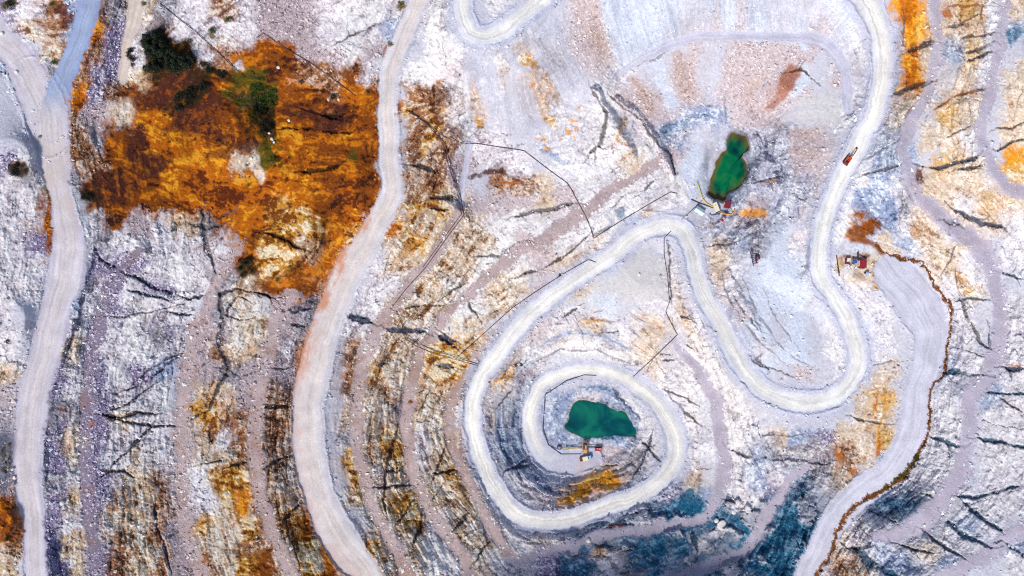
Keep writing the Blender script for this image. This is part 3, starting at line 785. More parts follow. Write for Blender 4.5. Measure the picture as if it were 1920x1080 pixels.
for wd, let, pts, amt in crack_col:
    xs = [p[0] for p in pts]; ys = [p[1] for p in pts]
    mg = wd * 1.5 + 12
    sl = box(min(xs) - mg, max(xs) + mg, min(ys) - mg, max(ys) + mg)
    if sl is None: continue
    D = np.full(X5[sl].shape, 1e6, np.float32); T = np.zeros_like(D); s = 0
    tot = sum(math.dist(p, q) for p, q in zip(pts[:-1], pts[1:])) + 1e-6
    for a, b in zip(pts[:-1], pts[1:]):
        dx, dy = b[0] - a[0], b[1] - a[1]; ln = math.hypot(dx, dy) + 1e-6
        qx = X5[sl] - a[0]; qy = Y5[sl] - a[1]
        t = np.clip((qx * dx + qy * dy) / ln ** 2, 0, 1)
        d = np.hypot(qx - t * dx, qy - t * dy); mm = d < D
        T = np.where(mm, (s + t * ln) / tot, T); D = np.where(mm, d, D); s += ln
    ww = wd * (0.40 + 0.55 * np.clip(4 * T * (1 - T), 0, 1) ** 0.7 + 0.55 * mid[sl] + 0.25 * fin[sl])
    m = sstep(0.66, 0.30, D / np.maximum(ww, 0.8)) * amt * (0.45 + 0.55 * sstep(-0.55, 0.1, mid[sl] + 0.5 * fin[sl] + 0.35))
    CRK.append((sl, let, m))
    if let in CC and let != 'r':
        Zt[sl] -= np.minimum(0.15 * wd, 1.1) * m * (1 - road_m[sl])
for poly, wz, dep in ((LOWER_POND, LOWER_Z, 2.0), (UPPER_POND, UPPER_Z, 1.6)):
    sl = box(min(p[0] for p in poly) - 30, max(p[0] for p in poly) + 30, min(p[1] for p in poly) - 30, max(p[1] for p in poly) + 30)
    xw = PX[sl] + 2.6 * wC[sl] + 0.5 * gr[sl]; yw = PY[sl] + 2.6 * wD[sl] + 0.5 * gr2[sl]
    m = blur(inside(poly, xw, yw).astype(np.float32), 1, 2)
    out = blur(inside(poly, xw, yw).astype(np.float32), 3, 9)
    bank = wz + 0.25 + np.maximum(Zt[sl] - wz - 0.25, 0.12)
    zz = Zt[sl] * (1 - np.clip(out * 2, 0, 1)) + bank * np.clip(out * 2, 0, 1)
    Zt[sl] = np.where(m > 0.5, wz - dep * (m - 0.5) * 2 - 0.05, np.maximum(zz * (1 - m) + (wz + 0.05) * m, wz + 0.08))
wetb = np.zeros((NY, NX), np.float32)
for poly in (LOWER_POND, UPPER_POND):
    sl = box(min(p[0] for p in poly) - 30, max(p[0] for p in poly) + 30, min(p[1] for p in poly) - 30, max(p[1] for p in poly) + 30)
    wetb[sl] = np.clip(blur(inside(poly, X3[sl], Y3[sl]).astype(np.float32), 2, 3) * 2.2, 0, 1)
dD, dS, dV, (dW,) = strip(DITCH, X2, Y2, 30)
dW = np.maximum(dW, 1)
Zt -= 0.5 * sstep(0.7, 0.2, dD / dW)

# --- colour
c1, c2, c3 = F[..., 0:3], F[..., 3:6], F[..., 6:9]
v = 0.35 * mid + 0.38 * along * slope + 0.45 * bed * slope + 0.20 * fall * slope + 0.10 * down * slope + 0.40 * fin + 0.8 * (wval - 0.5) + 1.0 * (wval2 - 0.5) + 0.25 * big
warm = np.clip(1 - c1[..., 2] / np.maximum(c1[..., 0], 1e-3), 0, 1)
clay = sstep(0.80, 0.95, warm)
blot = fbm(PX / 38, PY / 24, 4, 34)
v = v + clay * sstep(1000, 800, PX) * (1.2 * flow + 1.1 * blot - 0.2)
tex = 1 - 0.15 * sstep(900, 1150, PX) * sstep(900, 780, PY)
v = v * tex * np.clip(rock, 0.25, 1.1) + 0.22 * gr * np.clip(rock, 0, 1)
hi = sstep(0.08, 0.60, v)[..., None]; dk = sstep(0.36, 0.98, -v)[..., None]
col = c1 + (c3 - c1) * hi + (c2 - c1) * dk
vein = sstep(0.25, 0.95, 0.5 * ridged(X6 / 45 + 7, Y6 / 45, 3, 35) + 0.35 * bed + 0.25 * fin) * sstep(0.08, 0.35, warm) * (1 - clay) * np.clip(rock, 0, 1)
col = col + (alb((206, 130, 32)).astype(np.float32) * (1 + 0.3 * fin)[..., None] - col) * (0.42 * vein * (2 * tex - 1))[..., None]
rust = sstep(0.45, 0.95, fbm(X6 / 11 + 3, Y6 / 11, 3, 36) + 0.3 * gr) * sstep(0.10, 0.3, warm) * (1 - clay) * np.clip(rock, 0, 1)
col = col + (alb((104, 58, 34)).astype(np.float32) - col) * (0.6 * rust * (2 * tex - 1) ** 2)[..., None]
col = col + (c1 * 0.15 + alb((216, 214, 226)).astype(np.float32) * 0.75 * (1 + 0.2 * np.clip(v, -1.5, 1))[..., None] - col) * (0.85 * knob)[..., None]
joint = (sstep(0.10, 0.0, wed) * 0.55 + sstep(0.14, 0.0, wed2) * 0.35 * sstep(-0.2, 0.5, mid)) * np.clip(rock, 0, 1) * sstep(-0.4, 0.5, fin + big)
col = col + (c2 * 0.8 - col) * np.clip(joint, 0, 1)[..., None]
fan = advect(fbm(PX / 13, PY / 13, 3, 45), ux, uy, 14, 4.0); fan = fan / fan.std()
lo = (1 - np.clip(rock * 1.6, 0, 1)) * slope * (1 - strips)
col = col + (alb((188, 170, 170)).astype(np.float32) - col) * (0.55 * lo * sstep(0.3, 1.6, fan))[..., None]
col = col + (alb((172, 178, 200)).astype(np.float32) - col) * (0.6 * lo * sstep(0.3, 1.6, -fan))[..., None]
wed3, wval3, _w = worley(X6 / 34 + 0.2 * wA, Y6 / 24, 3)
blk = sstep(0.055, 0.0, wed3) * sstep(900, 1100, PX) * sstep(0.3, 0.6, rock) * sstep(-0.5, 0.3, mid + fin)
col = col * (1 + 0.16 * (wval3 - 0.5) * np.clip(rock, 0, 1) * sstep(900, 1100, PX))[..., None]
col = col + (c2 * 0.75 - col) * (0.8 * blk)[..., None]
scr = (1 - np.clip(rock, 0, 1)) * slope * (0.55 * down + 0.6 * fbm(PX / 40, PY / 40, 3, 31))
col = col * np.clip(1 + 0.18 * scr, 0.7, 1.3)[..., None]
g1 = (sstep(0.65, 1.4, gr) * grain ** 1.5)[..., None]; g2 = (sstep(0.6, 1.4, -gr) * grain ** 1.5 * 0.85)[..., None]
col = col + (c3 - col) * g1 + (c2 - col) * g2

col = col * np.clip(1 + (0.05 + 0.05 * np.clip(rock, 0, 1)) * gr * (1 - strips) + 0.05 * fin, 0.6, 1.4)[..., None]
BST = {"dark": ((136,124,146),(74,64,88),(238,232,240)), "pink": ((186,166,168),(116,90,92),(234,222,222)), "lilac": ((184,176,194),(140,134,164),(224,222,238))}
for st, (D, S, V, (Wd, Z)) in bench_fields:
    a, b, c = (alb(q).astype(np.float32) for q in BST[st])
    q = D / np.maximum(Wd, 1)
    m = sstep(0.58, 0.42, q + 0.12 * wC + 0.05 * gr) if st != 'lilac' else sstep(0.64, 0.40, q + 0.11 * wC + 0.06 * gr)
    tone = 0.5 * fbm(PX / 26, PY / 26, 3, 41) + 0.35 * mid
    base = a * (1 + 0.22 * tone)[..., None]
    dens = 0.85 if st != "lilac" else 0.5
    base = base + (c - base) * (sstep(1.0, 1.7, gr) * dens)[..., None] + (b - base) * (sstep(0.9, 1.7, -gr) * dens)[..., None]
    local = alb((206, 176, 160)).astype(np.float32)
    stain = sstep(0.2, 0.9, fbm(PX / 45 + 9, PY / 45, 3, 43)) * sstep(1000, 800, PX)
    base = base + (alb((150, 108, 84)).astype(np.float32) - base) * (0.5 * stain)[..., None]
    col = col + (base - col) * (m * 0.92)[..., None]
for sl, let, m in CRK:
    q = alb(CC[let]) if let in CC else alb(PAL[let][0])
    q = q.astype(np.float32) * (1 + 0.35 * fin[sl] + 0.25 * gr[sl] * 0.6)[..., None]
    keep = (1 - strips[sl] * 0.75) if let not in "VGN" else (1 - road_m[sl])
    col[sl] = col[sl] + (np.clip(q, 0, 1) - col[sl]) * (m * keep * 0.88)[..., None]

RST = {"haul": ((198,201,224),(224,225,234),(252,250,243)), "left": ((194,188,208),(212,206,218),(218,210,214)), "blue": ((150,166,206),(156,172,210),(170,184,212)),
       "mid": ((208,204,216),(222,219,226),(226,214,210)), "flat": ((204,204,226),(212,212,230),(216,216,232)), "track": ((200,200,222),(206,206,226),(212,212,230)), "dirt": ((206,190,184),(214,200,192),(222,208,200))}
for order in ("R6", "R7", "R8", "R1a", "R1b", "R1", "R2", "R5", "R3", "R4"):
    st, (D, S, V, (Wd, Z)) = road_fields[order]
    e, mm, c = (alb(q).astype(np.float32) for q in RST[st])
    Wd = np.maximum(Wd, 1)
    q = D / Wd
    if st == "haul":                              # pale dust and spilled fines on the shoulders
        sh = sstep(1.05, 0.55, q + 0.10 * wC + 0.16 * wA)
        shc = alb((197, 200, 222)).astype(np.float32) * (1 + 0.10 * mid + 0.05 * gr)[..., None]
        col = col + (shc - col) * (sh * 0.85)[..., None]
    m = sstep(0.57, 0.46, q + 0.07 * wC + 0.04 * gr)
    if order == 'R1': m = m * sstep(30, 95, S)
    if order == 'R4': m = m * sstep(S.max() - 20, S.max() - 190, S)
    ruts = 0.75 * vnoise(S / 80, V / 2.4, 51) + 0.6 * vnoise(S / 200, V / 5.5, 52) + 0.4 * vnoise(S / 26, V / 1.5, 53)
    wheel = (np.exp(-((np.abs(V + 3 * vnoise(S / 120, V * 0, 55)) - 0.19 * Wd) / 1.7) ** 2) + np.exp(-((np.abs(V + 4 * vnoise(S / 150, V * 0, 56)) - 0.09 * Wd) / 1.4) ** 2)) * -1.4 * sstep(-0.4, 0.4, vnoise(S / 60, V / 20, 57))
    ce = sstep(0.42, 0.12, q + 0.06 * ruts)[..., None]
    rc = e + (mm - e) * sstep(0.50, 0.36, q)[..., None]
    pale = ce * ((0.78 + 0.5 * ruts)[..., None] if st in ("haul", "mid", "left") else 0.5)
    rc = rc + (c - rc) * np.clip(pale, 0, 1)
    rc = rc * np.clip(1 + 0.13 * ruts + 0.07 * wheel + 0.09 * fbm(PX / 18, PY / 18, 3, 54) + 0.03 * gr, 0.8, 1.2)[..., None]
    if order == "R2":                             # iron-stained west edge of the road
        ru = sstep(0.0, 0.45, -V / Wd + 0.22 * mid + 0.22 * ruts - 0.08)
        ru = ru * sstep(360, 440, PY) * (0.35 + 0.65 * sstep(760, 640, PY))
        rc = rc + (alb((212, 152, 122)).astype(np.float32) - rc) * np.clip(ru * 0.95, 0, 1)[..., None]
    if order == "R1":                             # beige patch by the junction
        be = sstep(190, 360, PY) * sstep(470, 380, PY) + sstep(150, 120, PY)
        rc = rc + (alb((212, 196, 190)).astype(np.float32) - rc) * np.clip(be * (0.5 + 0.5 * mid), 0, 0.7)[..., None]
    if order == 'R1b': m = m * sstep(240, 150, PY + 14 * wA)
    col = col + (rc - col) * m[..., None]
dm = sstep(0.62, 0.40, dD / dW + 0.10 * wC)
gv = sstep(826, 850, PY) * sstep(940, 915, PY) * sstep(1640, 1670, PX)
dcol = alb((122, 70, 22)).astype(np.float32) * (1 + 0.35 * fin + 0.3 * mid)[..., None]
dcol = dcol + (alb((74, 72, 22)).astype(np.float32) - dcol) * (gv * sstep(0.1, -0.25, dV / dW + 0.2 * wC))[..., None]
col = col + (np.clip(dcol, 0.004, 1) - col) * dm[..., None]
col = col * (1 - 0.4 * wetb[..., None] * np.array([0.8, 1.0, 1.15]) * 0.9)
col = np.clip(col, 0.004, 0.82)

def zat(px, py):
    fx = np.clip((np.asarray(px, float) - GX0) / STEP, 0, NX - 1.001); fy = np.clip((np.asarray(py, float) - GY0) / STEP, 0, NY - 1.001)
    ix = fx.astype(int); iy = fy.astype(int); tx = fx - ix; ty = fy - iy
    return (Zt[iy, ix] * (1 - tx) + Zt[iy, ix + 1] * tx) * (1 - ty) + (Zt[iy + 1, ix] * (1 - tx) + Zt[iy + 1, ix + 1] * tx) * ty
def gpt(px, py, up=0.0):
    z = float(zat(px, py)); x, y = xy(px, py, z)
    return Vector((x, y, z + up))

# ------------------------------------------------------------------ materials
def new_mat(name):
    m = bpy.data.materials.new(name); m.use_nodes = True
    return m, m.node_tree.nodes, m.node_tree.links, m.node_tree.nodes["Principled BSDF"]

def mat(name, rgb, rough=0.6, metal=0.0, var=0.15, scale=2.0, bump=0.0):
    """painted or bare material with a little procedural dust and wear"""
    m, n, l, b = new_mat(name)
    tc = n.new("ShaderNodeTexCoord"); ns = n.new("ShaderNodeTexNoise")
    ns.inputs["Scale"].default_value = scale; ns.inputs["Detail"].default_value = 5
    l.new(tc.outputs["Object"], ns.inputs["Vector"])
    rp = n.new("ShaderNodeValToRGB")
    c = alb(rgb)
    rp.color_ramp.elements[0].position = 0.3; rp.color_ramp.elements[1].position = 0.75
    rp.color_ramp.elements[0].color = (*(c * (1 - var)), 1)
    rp.color_ramp.elements[1].color = (*np.clip(c * (1 + var) + 0.02 * var, 0, 0.85), 1)
    l.new(ns.outputs["Fac"], rp.inputs["Fac"]); l.new(rp.outputs["Color"], b.inputs["Base Color"])
    b.inputs["Roughness"].default_value = rough; b.inputs["Metallic"].default_value = metal
    if bump:
        bp = n.new("ShaderNodeBump"); bp.inputs["Strength"].default_value = bump
        l.new(ns.outputs["Fac"], bp.inputs["Height"]); l.new(bp.outputs["Normal"], b.inputs["Normal"])
    return m

def ground_mat(name, attr, bump=0.5):
    m, n, l, b = new_mat(name)
    at = n.new("ShaderNodeAttribute"); at.attribute_name = attr
    tc = n.new("ShaderNodeTexCoord")
    ns = n.new("ShaderNodeTexNoise"); ns.inputs["Scale"].default_value = 1.6; ns.inputs["Detail"].default_value = 4; ns.inputs["Roughness"].default_value = 0.7
    l.new(tc.outputs["Object"], ns.inputs["Vector"])
    mr = n.new("ShaderNodeMapRange"); mr.inputs[1].default_value = 0.3; mr.inputs[2].default_value = 0.7; mr.inputs[3].default_value = 0.86; mr.inputs[4].default_value = 1.12
    l.new(ns.outputs["Fac"], mr.inputs[0])
    mx = n.new("ShaderNodeVectorMath"); mx.operation = 'SCALE'
    l.new(at.outputs["Color"], mx.inputs[0]); l.new(mr.outputs[0], mx.inputs["Scale"])
    l.new(mx.outputs[0], b.inputs["Base Color"])
    b.inputs["Roughness"].default_value = 0.92; b.inputs["Specular IOR Level"].default_value = 0.15
    bp = n.new("ShaderNodeBump"); bp.inputs["Strength"].default_value = bump; bp.inputs["Distance"].default_value = 0.25
    l.new(ns.outputs["Fac"], bp.inputs["Height"]); l.new(bp.outputs["Normal"], b.inputs["Normal"])
    return m

def link(name, me, parent=None):
    o = bpy.data.objects.new(name, me); scene.collection.objects.link(o)
    if parent is not None: o.parent = parent
    return o

def grid_mesh(name, co, colr, nx, ny):
    me = bpy.data.meshes.new(name)
    nv = nx * ny
    me.vertices.add(nv); me.vertices.foreach_set("co", co.astype(np.float32).ravel())
    jj, ii = np.meshgrid(np.arange(ny - 1), np.arange(nx - 1), indexing='ij')
    a = (jj * nx + ii).ravel()
    q = np.stack([a, a + nx, a + nx + 1, a + 1], 1).astype(np.int32)
    me.loops.add(q.size); me.loops.foreach_set("vertex_index", q.ravel())
    me.polygons.add(len(q)); me.polygons.foreach_set("loop_start", (np.arange(len(q)) * 4).astype(np.int32))
    me.update(calc_edges=True)
    at = me.attributes.new("mineral", 'FLOAT_COLOR', 'POINT')
    rgba = np.ones((nv, 4), np.float32); rgba[:, :3] = colr.reshape(-1, 3)
    at.data.foreach_set("color", rgba.ravel())
    return me

# ------------------------------------------------------------------ the ground: one sheet, fine over the pit and widening out to the horizon
NP = 16
ring = (np.geomspace(6, 9000, NP)).astype(np.float32); ring = np.cumsum(ring) * 0.6
exx = np.concatenate([gx[0] - ring[::-1], gx, gx[-1] + ring]); eyy = np.concatenate([gy[0] - ring[::-1], gy, gy[-1] + ring])
ZE = np.pad(Zt, NP, mode='edge'); CE = np.pad(col, ((NP, NP), (NP, NP), (0, 0)), mode='edge')
EX, EY = np.meshgrid(exx, eyy)
far = sstep(4, 150, np.maximum(np.maximum(gx[0] - EX, EX - gx[-1]), np.maximum(gy[0] - EY, EY - gy[-1])))
ZE = ZE * (1 - far) + (36 + 10 * fbm(EX / 900, EY / 900, 3, 61)) * far
cfar = (alb((150, 132, 120)) * (1 + 0.3 * fbm(EX / 260, EY / 260, 3, 62))[..., None]).astype(np.float32)
CE = CE * (1 - far[..., None]) + cfar * far[..., None]
sc = K * (H - ZE) / H
co = np.stack([(EX - 960) * sc, (540 - EY) * sc, ZE], -1)
me = grid_mesh("ground", co, CE, len(exx), len(eyy))
ground = link("ground", me)
me.materials.append(ground_mat("quarry_ground", "mineral"))
ground["kind"] = "structure"

# ------------------------------------------------------------------ tagging
def tag(o, label, cat, group=None):
    o["label"] = label; o["category"] = cat
    if group: o["group"] = group
    return o

def empty(name, loc, rz=0.0):
    o = bpy.data.objects.new(name, None); scene.collection.objects.link(o)
    o.location = loc; o.rotation_euler = (0, 0, rz); o.empty_display_size = 0.5
    return o

# ------------------------------------------------------------------ ponds
def pond(name, poly, z, palette, seed):
    pts = []
    n = len(poly)
    for i in range(n):                                     # finer, slightly ragged shoreline running under the bank
        a = np.array(poly[i], float); b = np.array(poly[(i + 1) % n], float)
        for t in (0, 0.34, 0.67): pts.append(a + (b - a) * t)
    P = np.array(pts); c = P.mean(0)
    d = P - c; P = P + d / np.hypot(d[:, 0], d[:, 1])[:, None] * 3.0
    rings = 14
    bm = bmesh.new(); shal = []
    vs = []
    cx_, cy_ = xy(*c, z)
    for r in range(1, rings + 1):
        f = r / rings
        row = []
        for p in P:
            q = c + (p - c) * f
            x, y = xy(q[0], q[1], z)
            row.append(bm.verts.new((x, y, z)))
        vs.append(row)
    mid_v = bm.verts.new((cx_, cy_, z))
    m = len(P)
    for i in range(m):
        bm.faces.new((mid_v, vs[0][(i + 1) % m], vs[0][i]))
        for r in range(rings - 1):
            bm.faces.new((vs[r][i], vs[r][(i + 1) % m], vs[r + 1][(i + 1) % m], vs[r + 1][i]))
    bmesh.ops.recalc_face_normals(bm, faces=bm.faces)
    me = bpy.data.meshes.new(name); bm.to_mesh(me); bm.free()
    if me.polygons[0].normal.z < 0: me.flip_normals()
    at = me.attributes.new("shallow", 'FLOAT', 'POINT')
    vals = []
    for r in range(1, rings + 1): vals += [r / rings] * m
    at.data.foreach_set("value", np.array(vals + [0.0], np.float32))
    o = link(name, me)
    mt, nn, ll, b = new_mat(name)
    tc = nn.new("ShaderNodeTexCoord")
    ns = nn.new("ShaderNodeTexNoise"); ns.inputs["Scale"].default_value = palette["scale"]; ns.inputs["Detail"].default_value = 4; ns.noise_dimensions = '4D'; ns.inputs["W"].default_value = seed
    ns.inputs["Distortion"].default_value = 0.8
    ll.new(tc.outputs["Object"], ns.inputs["Vector"])
    rp = nn.new("ShaderNodeValToRGB")
    while len(rp.color_ramp.elements) < len(palette["deep"]): rp.color_ramp.elements.new(0.5)
    for e, (pos, rgb) in zip(rp.color_ramp.elements, palette["deep"]):
        e.position = pos; e.color = (*alb(rgb), 1)
    ll.new(ns.outputs["Fac"], rp.inputs["Fac"])
    ata = nn.new("ShaderNodeAttribute"); ata.attribute_name = "shallow"
    ad = nn.new("ShaderNodeMath"); ad.operation = 'MULTIPLY_ADD'; ad.inputs[1].default_value = palette["wob"]
    ll.new(ns.outputs["Fac"], ad.inputs[0]); ll.new(ata.outputs["Fac"], ad.inputs[2])
    mr = nn.new("ShaderNodeMapRange"); mr.inputs[1].default_value = palette["edge"][0]; mr.inputs[2].default_value = palette["edge"][1]
    ll.new(ad.outputs[0], mr.inputs[0])
    mx = nn.new("ShaderNodeMix"); mx.data_type = 'RGBA'
    ll.new(mr.outputs[0], mx.inputs["Factor"]); ll.new(rp.outputs["Color"], mx.inputs[6]); mx.inputs[7].default_value = (*alb(palette["rim"]), 1)
    ll.new(mx.outputs[2], b.inputs["Base Color"])
    b.inputs["Roughness"].default_value = 0.12; b.inputs["IOR"].default_value = 1.33
    n2 = nn.new("ShaderNodeTexNoise"); n2.inputs["Scale"].default_value = 1.5
    ll.new(tc.outputs["Object"], n2.inputs["Vector"])
    bp = nn.new("ShaderNodeBump"); bp.inputs["Strength"].default_value = 0.12; bp.inputs["Distance"].default_value = 0.1
    ll.new(n2.outputs["Fac"], bp.inputs["Height"]); ll.new(bp.outputs["Normal"], b.inputs["Normal"])
    me.materials.append(mt)
    o["kind"] = "structure"
    return o
pond("water", LOWER_POND, LOWER_Z, dict(scale=0.07, deep=[(0.32, (0, 54, 62)), (0.48, (0, 84, 90)), (0.64, (20, 122, 100))], rim=(10, 92, 76), wob=0.25, edge=(0.98, 1.16)), 1.0)
pond("water", UPPER_POND, UPPER_Z, dict(scale=0.11, deep=[(0.28, (0, 50, 52)), (0.42, (0, 84, 66)), (0.56, (4, 118, 70)), (0.74, (70, 112, 62))], rim=(112, 92, 34), wob=0.5, edge=(0.92, 1.22)), 4.3)

# ------------------------------------------------------------------ loose rubble: tens of thousands of stones nobody could count
def rubble(count):
    dens = grain ** 2.6 * (1 - road_m) * (0.35 + 0.65 * sstep(-0.6, 0.8, fbm(PX / 30, PY / 30, 3, 71)))
    for st, (D, S, V, (Wd, Z)) in bench_fields:
        mm = sstep(0.75, 0.45, D / np.maximum(Wd, 1))
        edge = np.exp(-((D / np.maximum(Wd, 1) - 0.5) / 0.14) ** 2)
        dens = np.maximum(dens, mm * {"dark": 1.3, "pink": 0.8, "lilac": 0.25}[st] * sstep(-0.5, 1.0, fbm(PX / 22, PY / 22, 3, 72)) ** 1.5)
        dens = dens + edge * 0.25 * (D < 900)
    for n, (st, (D, S, V, (Wd, Z))) in road_fields.items():
        e = D - Wd * 0.5
        dens = dens + 0.35 * np.exp(-((e - 6) / 5) ** 2) * (D < 900)
        dens = dens * (1 - sstep(0.52, 0.44, D / np.maximum(Wd, 1)))
    for poly in (LOWER_POND, UPPER_POND):
        dens[inside(poly, PX, PY)] = 0
    inn = (PX > -40) & (PX < 1960) & (PY > -40) & (PY < 1120)
    w = (dens * inn).ravel().astype(np.float64); w /= w.sum()
    idx = rng.choice(w.size, size=count, p=w)
    px = PX.ravel()[idx] + rng.uniform(-.7, .7, count); py = PY.ravel()[idx] + rng.uniform(-.7, .7, count)
    z = zat(px, py)
    s = K * (H - z) / H
    size = 0.11 + 0.15 * rng.random(count) + 0.75 * rng.random(count) ** 10
    base = np.array([[1, 0, 0], [0, 1, 0], [-1, 0, 0], [0, -1, 0], [0, 0, 1], [0, 0, -1]], float)
    V = base[None] * (1 + 0.35 * rng.normal(size=(count, 6, 1))) + 0.18 * rng.normal(size=(count, 6, 3))
    a = rng.uniform(0, 6.283, count); ca_, sa_ = np.cos(a)[:, None], np.sin(a)[:, None]
    V = np.stack([V[..., 0] * ca_ - V[..., 1] * sa_, V[..., 0] * sa_ + V[..., 1] * ca_, V[..., 2] * 0.75], -1) * size[:, None, None]
    V[..., 0] += ((px - 960) * s)[:, None]; V[..., 1] += ((540 - py) * s)[:, None]; V[..., 2] += (z + size * 0.25)[:, None]
    fc = np.array([[0, 1, 4], [1, 2, 4], [2, 3, 4], [3, 0, 4], [1, 0, 5], [2, 1, 5], [3, 2, 5], [0, 3, 5]])
    faces = (fc[None] + (np.arange(count) * 6)[:, None, None]).reshape(-1, 3).astype(np.int32)
    me = bpy.data.meshes.new("rubble")
    me.vertices.add(count * 6); me.vertices.foreach_set("co", V.astype(np.float32).ravel())
    me.loops.add(faces.size); me.loops.foreach_set("vertex_index", faces.ravel())
    me.polygons.add(len(faces)); me.polygons.foreach_set("loop_start", (np.arange(len(faces)) * 3).astype(np.int32))
    me.update(calc_edges=True); me.shade_flat()
    jj = np.clip(((py - GY0) / STEP).astype(int), 0, NY - 1); ii = np.clip(((px - GX0) / STEP).astype(int), 0, NX - 1)
    lightc = F[jj, ii, 6:9]; darkc = F[jj, ii, 3:6]
    t = np.where(rng.random(count) < 0.8, 1.0, 0.35)[:, None]
    sc_ = (lightc * t + darkc * (1 - t)) * (0.9 + 0.2 * rng.random((count, 1)))
    rgba = np.ones((count, 6, 4), np.float32); rgba[..., :3] = np.clip(sc_, 0, 0.85)[:, None]
    me.attributes.new("mineral", 'FLOAT_COLOR', 'POINT').data.foreach_set("color", rgba.ravel())
    me.materials.append(ground_mat("rubble_stone", "mineral", 0.2))
    o = link("rubble", me); o["kind"] = "stuff"
rubble(36000)

# ------------------------------------------------------------------ mesh builder
class MB:
    def __init__(self): self.bm = bmesh.new()
    def box(self, c, s, rz=0.0, ry=0.0, rx=0.0, bev=0.0, taper=None):
        M = Matrix.Translation(c) @ Matrix.Rotation(rz, 4, 'Z') @ Matrix.Rotation(ry, 4, 'Y') @ Matrix.Rotation(rx, 4, 'X') @ Matrix.Diagonal((*s, 1))
        r = bmesh.ops.create_cube(self.bm, size=1.0)
        vs = r["verts"]
        if taper:
            for v in vs:
                if v.co.z > 0: v.co.x = v.co.x * taper[0] + taper[2] if len(taper) > 2 else v.co.x * taper[0]; v.co.y *= taper[1]
        bmesh.ops.transform(self.bm, matrix=M, verts=vs)
        if bev:
            es = {e for v in vs for e in v.link_edges}
            bmesh.ops.bevel(self.bm, geom=list(es), offset=bev, segments=2, affect='EDGES', profile=0.6)
        return self
    def cyl(self, a, b, r, seg=12, r2=None):
        a = Vector(a); b = Vector(b); d = b - a
        M = Matrix.Translation((a + b) / 2) @ d.to_track_quat('Z', 'Y').to_matrix().to_4x4()
        bmesh.ops.create_cone(self.bm, cap_ends=True, segments=seg, radius1=r, radius2=r if r2 is None else r2, depth=d.length, matrix=M)
        return self
    def prism(self, pts, y0, y1, plane='xz'):
        """closed outline in the xz plane pushed from y0 to y1"""
        A = [self.bm.verts.new((p[0], y0, p[1])) for p in pts]; B = [self.bm.verts.new((p[0], y1, p[1])) for p in pts]
        n = len(pts)
        self.bm.faces.new(A); self.bm.faces.new(B[::-1])
        for i in range(n): self.bm.faces.new((A[i], B[i], B[(i + 1) % n], A[(i + 1) % n]))
        return self
    def tube(self, path, r, seg=7):
        path = [Vector(p) for p in path]; rings = []
        for i, p in enumerate(path):
            t = (path[min(i + 1, len(path) - 1)] - path[max(i - 1, 0)]).normalized()
            u = t.cross(Vector((0, 0, 1)))
            u = u.normalized() if u.length > 1e-4 else Vector((1, 0, 0))
            w = u.cross(t)
            rings.append([self.bm.verts.new(p + (u * math.cos(k * 2 * math.pi / seg) + w * math.sin(k * 2 * math.pi / seg)) * r) for k in range(seg)])
        for A, B in zip(rings[:-1], rings[1:]):
            for k in range(seg): self.bm.faces.new((A[k], A[(k + 1) % seg], B[(k + 1) % seg], B[k]))
        self.bm.faces.new(rings[0][::-1]); self.bm.faces.new(rings[-1])
        return self
    def build(self, name, material, parent=None, smooth=False):
        bmesh.ops.recalc_face_normals(self.bm, faces=self.bm.faces)
        me = bpy.data.meshes.new(name); self.bm.to_mesh(me); self.bm.free()
        me.materials.append(material)
        if smooth:
            for p in me.polygons: p.use_smooth = True
        return link(name, me, parent)

M = {
 'orange': mat("orange_paint", (212, 82, 38), 0.45, var=0.2), 'dark': mat("dark_steel", (44, 38, 48), 0.5, 0.3), 'rubber': mat("black_rubber", (34, 32, 36), 0.8),
 'glass': mat("cab_glass", (40, 62, 96), 0.08, var=0.1), 'white': mat("white_paint", (244, 240, 234), 0.45, var=0.06), 'cream': mat("cream_roof_paint", (246, 236, 212), 0.5, var=0.08),
 'paleblue': mat("pale_blue_sheet", (190, 226, 242), 0.4, var=0.08), 'blue': mat("blue_paint", (44, 78, 168), 0.5), 'navy': mat("navy_paint", (30, 34, 74), 0.5),
 'red': mat("red_roof_paint", (176, 30, 44), 0.5, var=0.2), 'maroon': mat("maroon_paint", (118, 24, 44), 0.55, var=0.2), 'yellow': mat("yellow_hose", (224, 204, 104), 0.55, var=0.12),
 'amber': mat("amber_hose", (236, 166, 14), 0.55, var=0.12), 'tan': mat("tan_boards", (226, 176, 116), 0.8, var=0.15), 'rust': mat("rusty_brown_steel", (112, 58, 34), 0.8, var=0.3),
 'gold': mat("dull_yellow_frame", (190, 146, 44), 0.6, var=0.25), 'purple': mat("weathered_purple_steel", (62, 38, 74), 0.7, var=0.3), 'pipe': mat("dark_rusty_pipe", (78, 42, 50), 0.7, var=0.3),
 'blackpipe': mat("black_plastic_pipe", (34, 34, 56), 0.6), 'greypipe': mat("grey_steel_pipe", (108, 116, 150), 0.5), 'timber': mat("dark_timber", (74, 48, 40), 0.85, var=0.3),
 'grey': mat("grey_sheet_metal", (176, 180, 194), 0.45, var=0.12), 'pink': mat("faded_pink_panel", (226, 190, 192), 0.6), 'lavender': mat("grey_lavender_lid", (150, 152, 186), 0.55, var=0.1),
 'skyblue': mat("light_blue_plastic", (166, 196, 244), 0.45, var=0.1), 'chrome': mat("bright_ram_steel", (190, 190, 196), 0.25, 0.8),
}

def place(name, px, py, sdeg, up=0.0):
    """root at a spot; sdeg is the heading in degrees, counter-clockwise from photo-right"""
    return empty(name, gpt(px, py, up), math.radians(sdeg))
def sz(px_len, px, py):
    z = float(zat(px, py)); return px_len * K * (H - z) / H

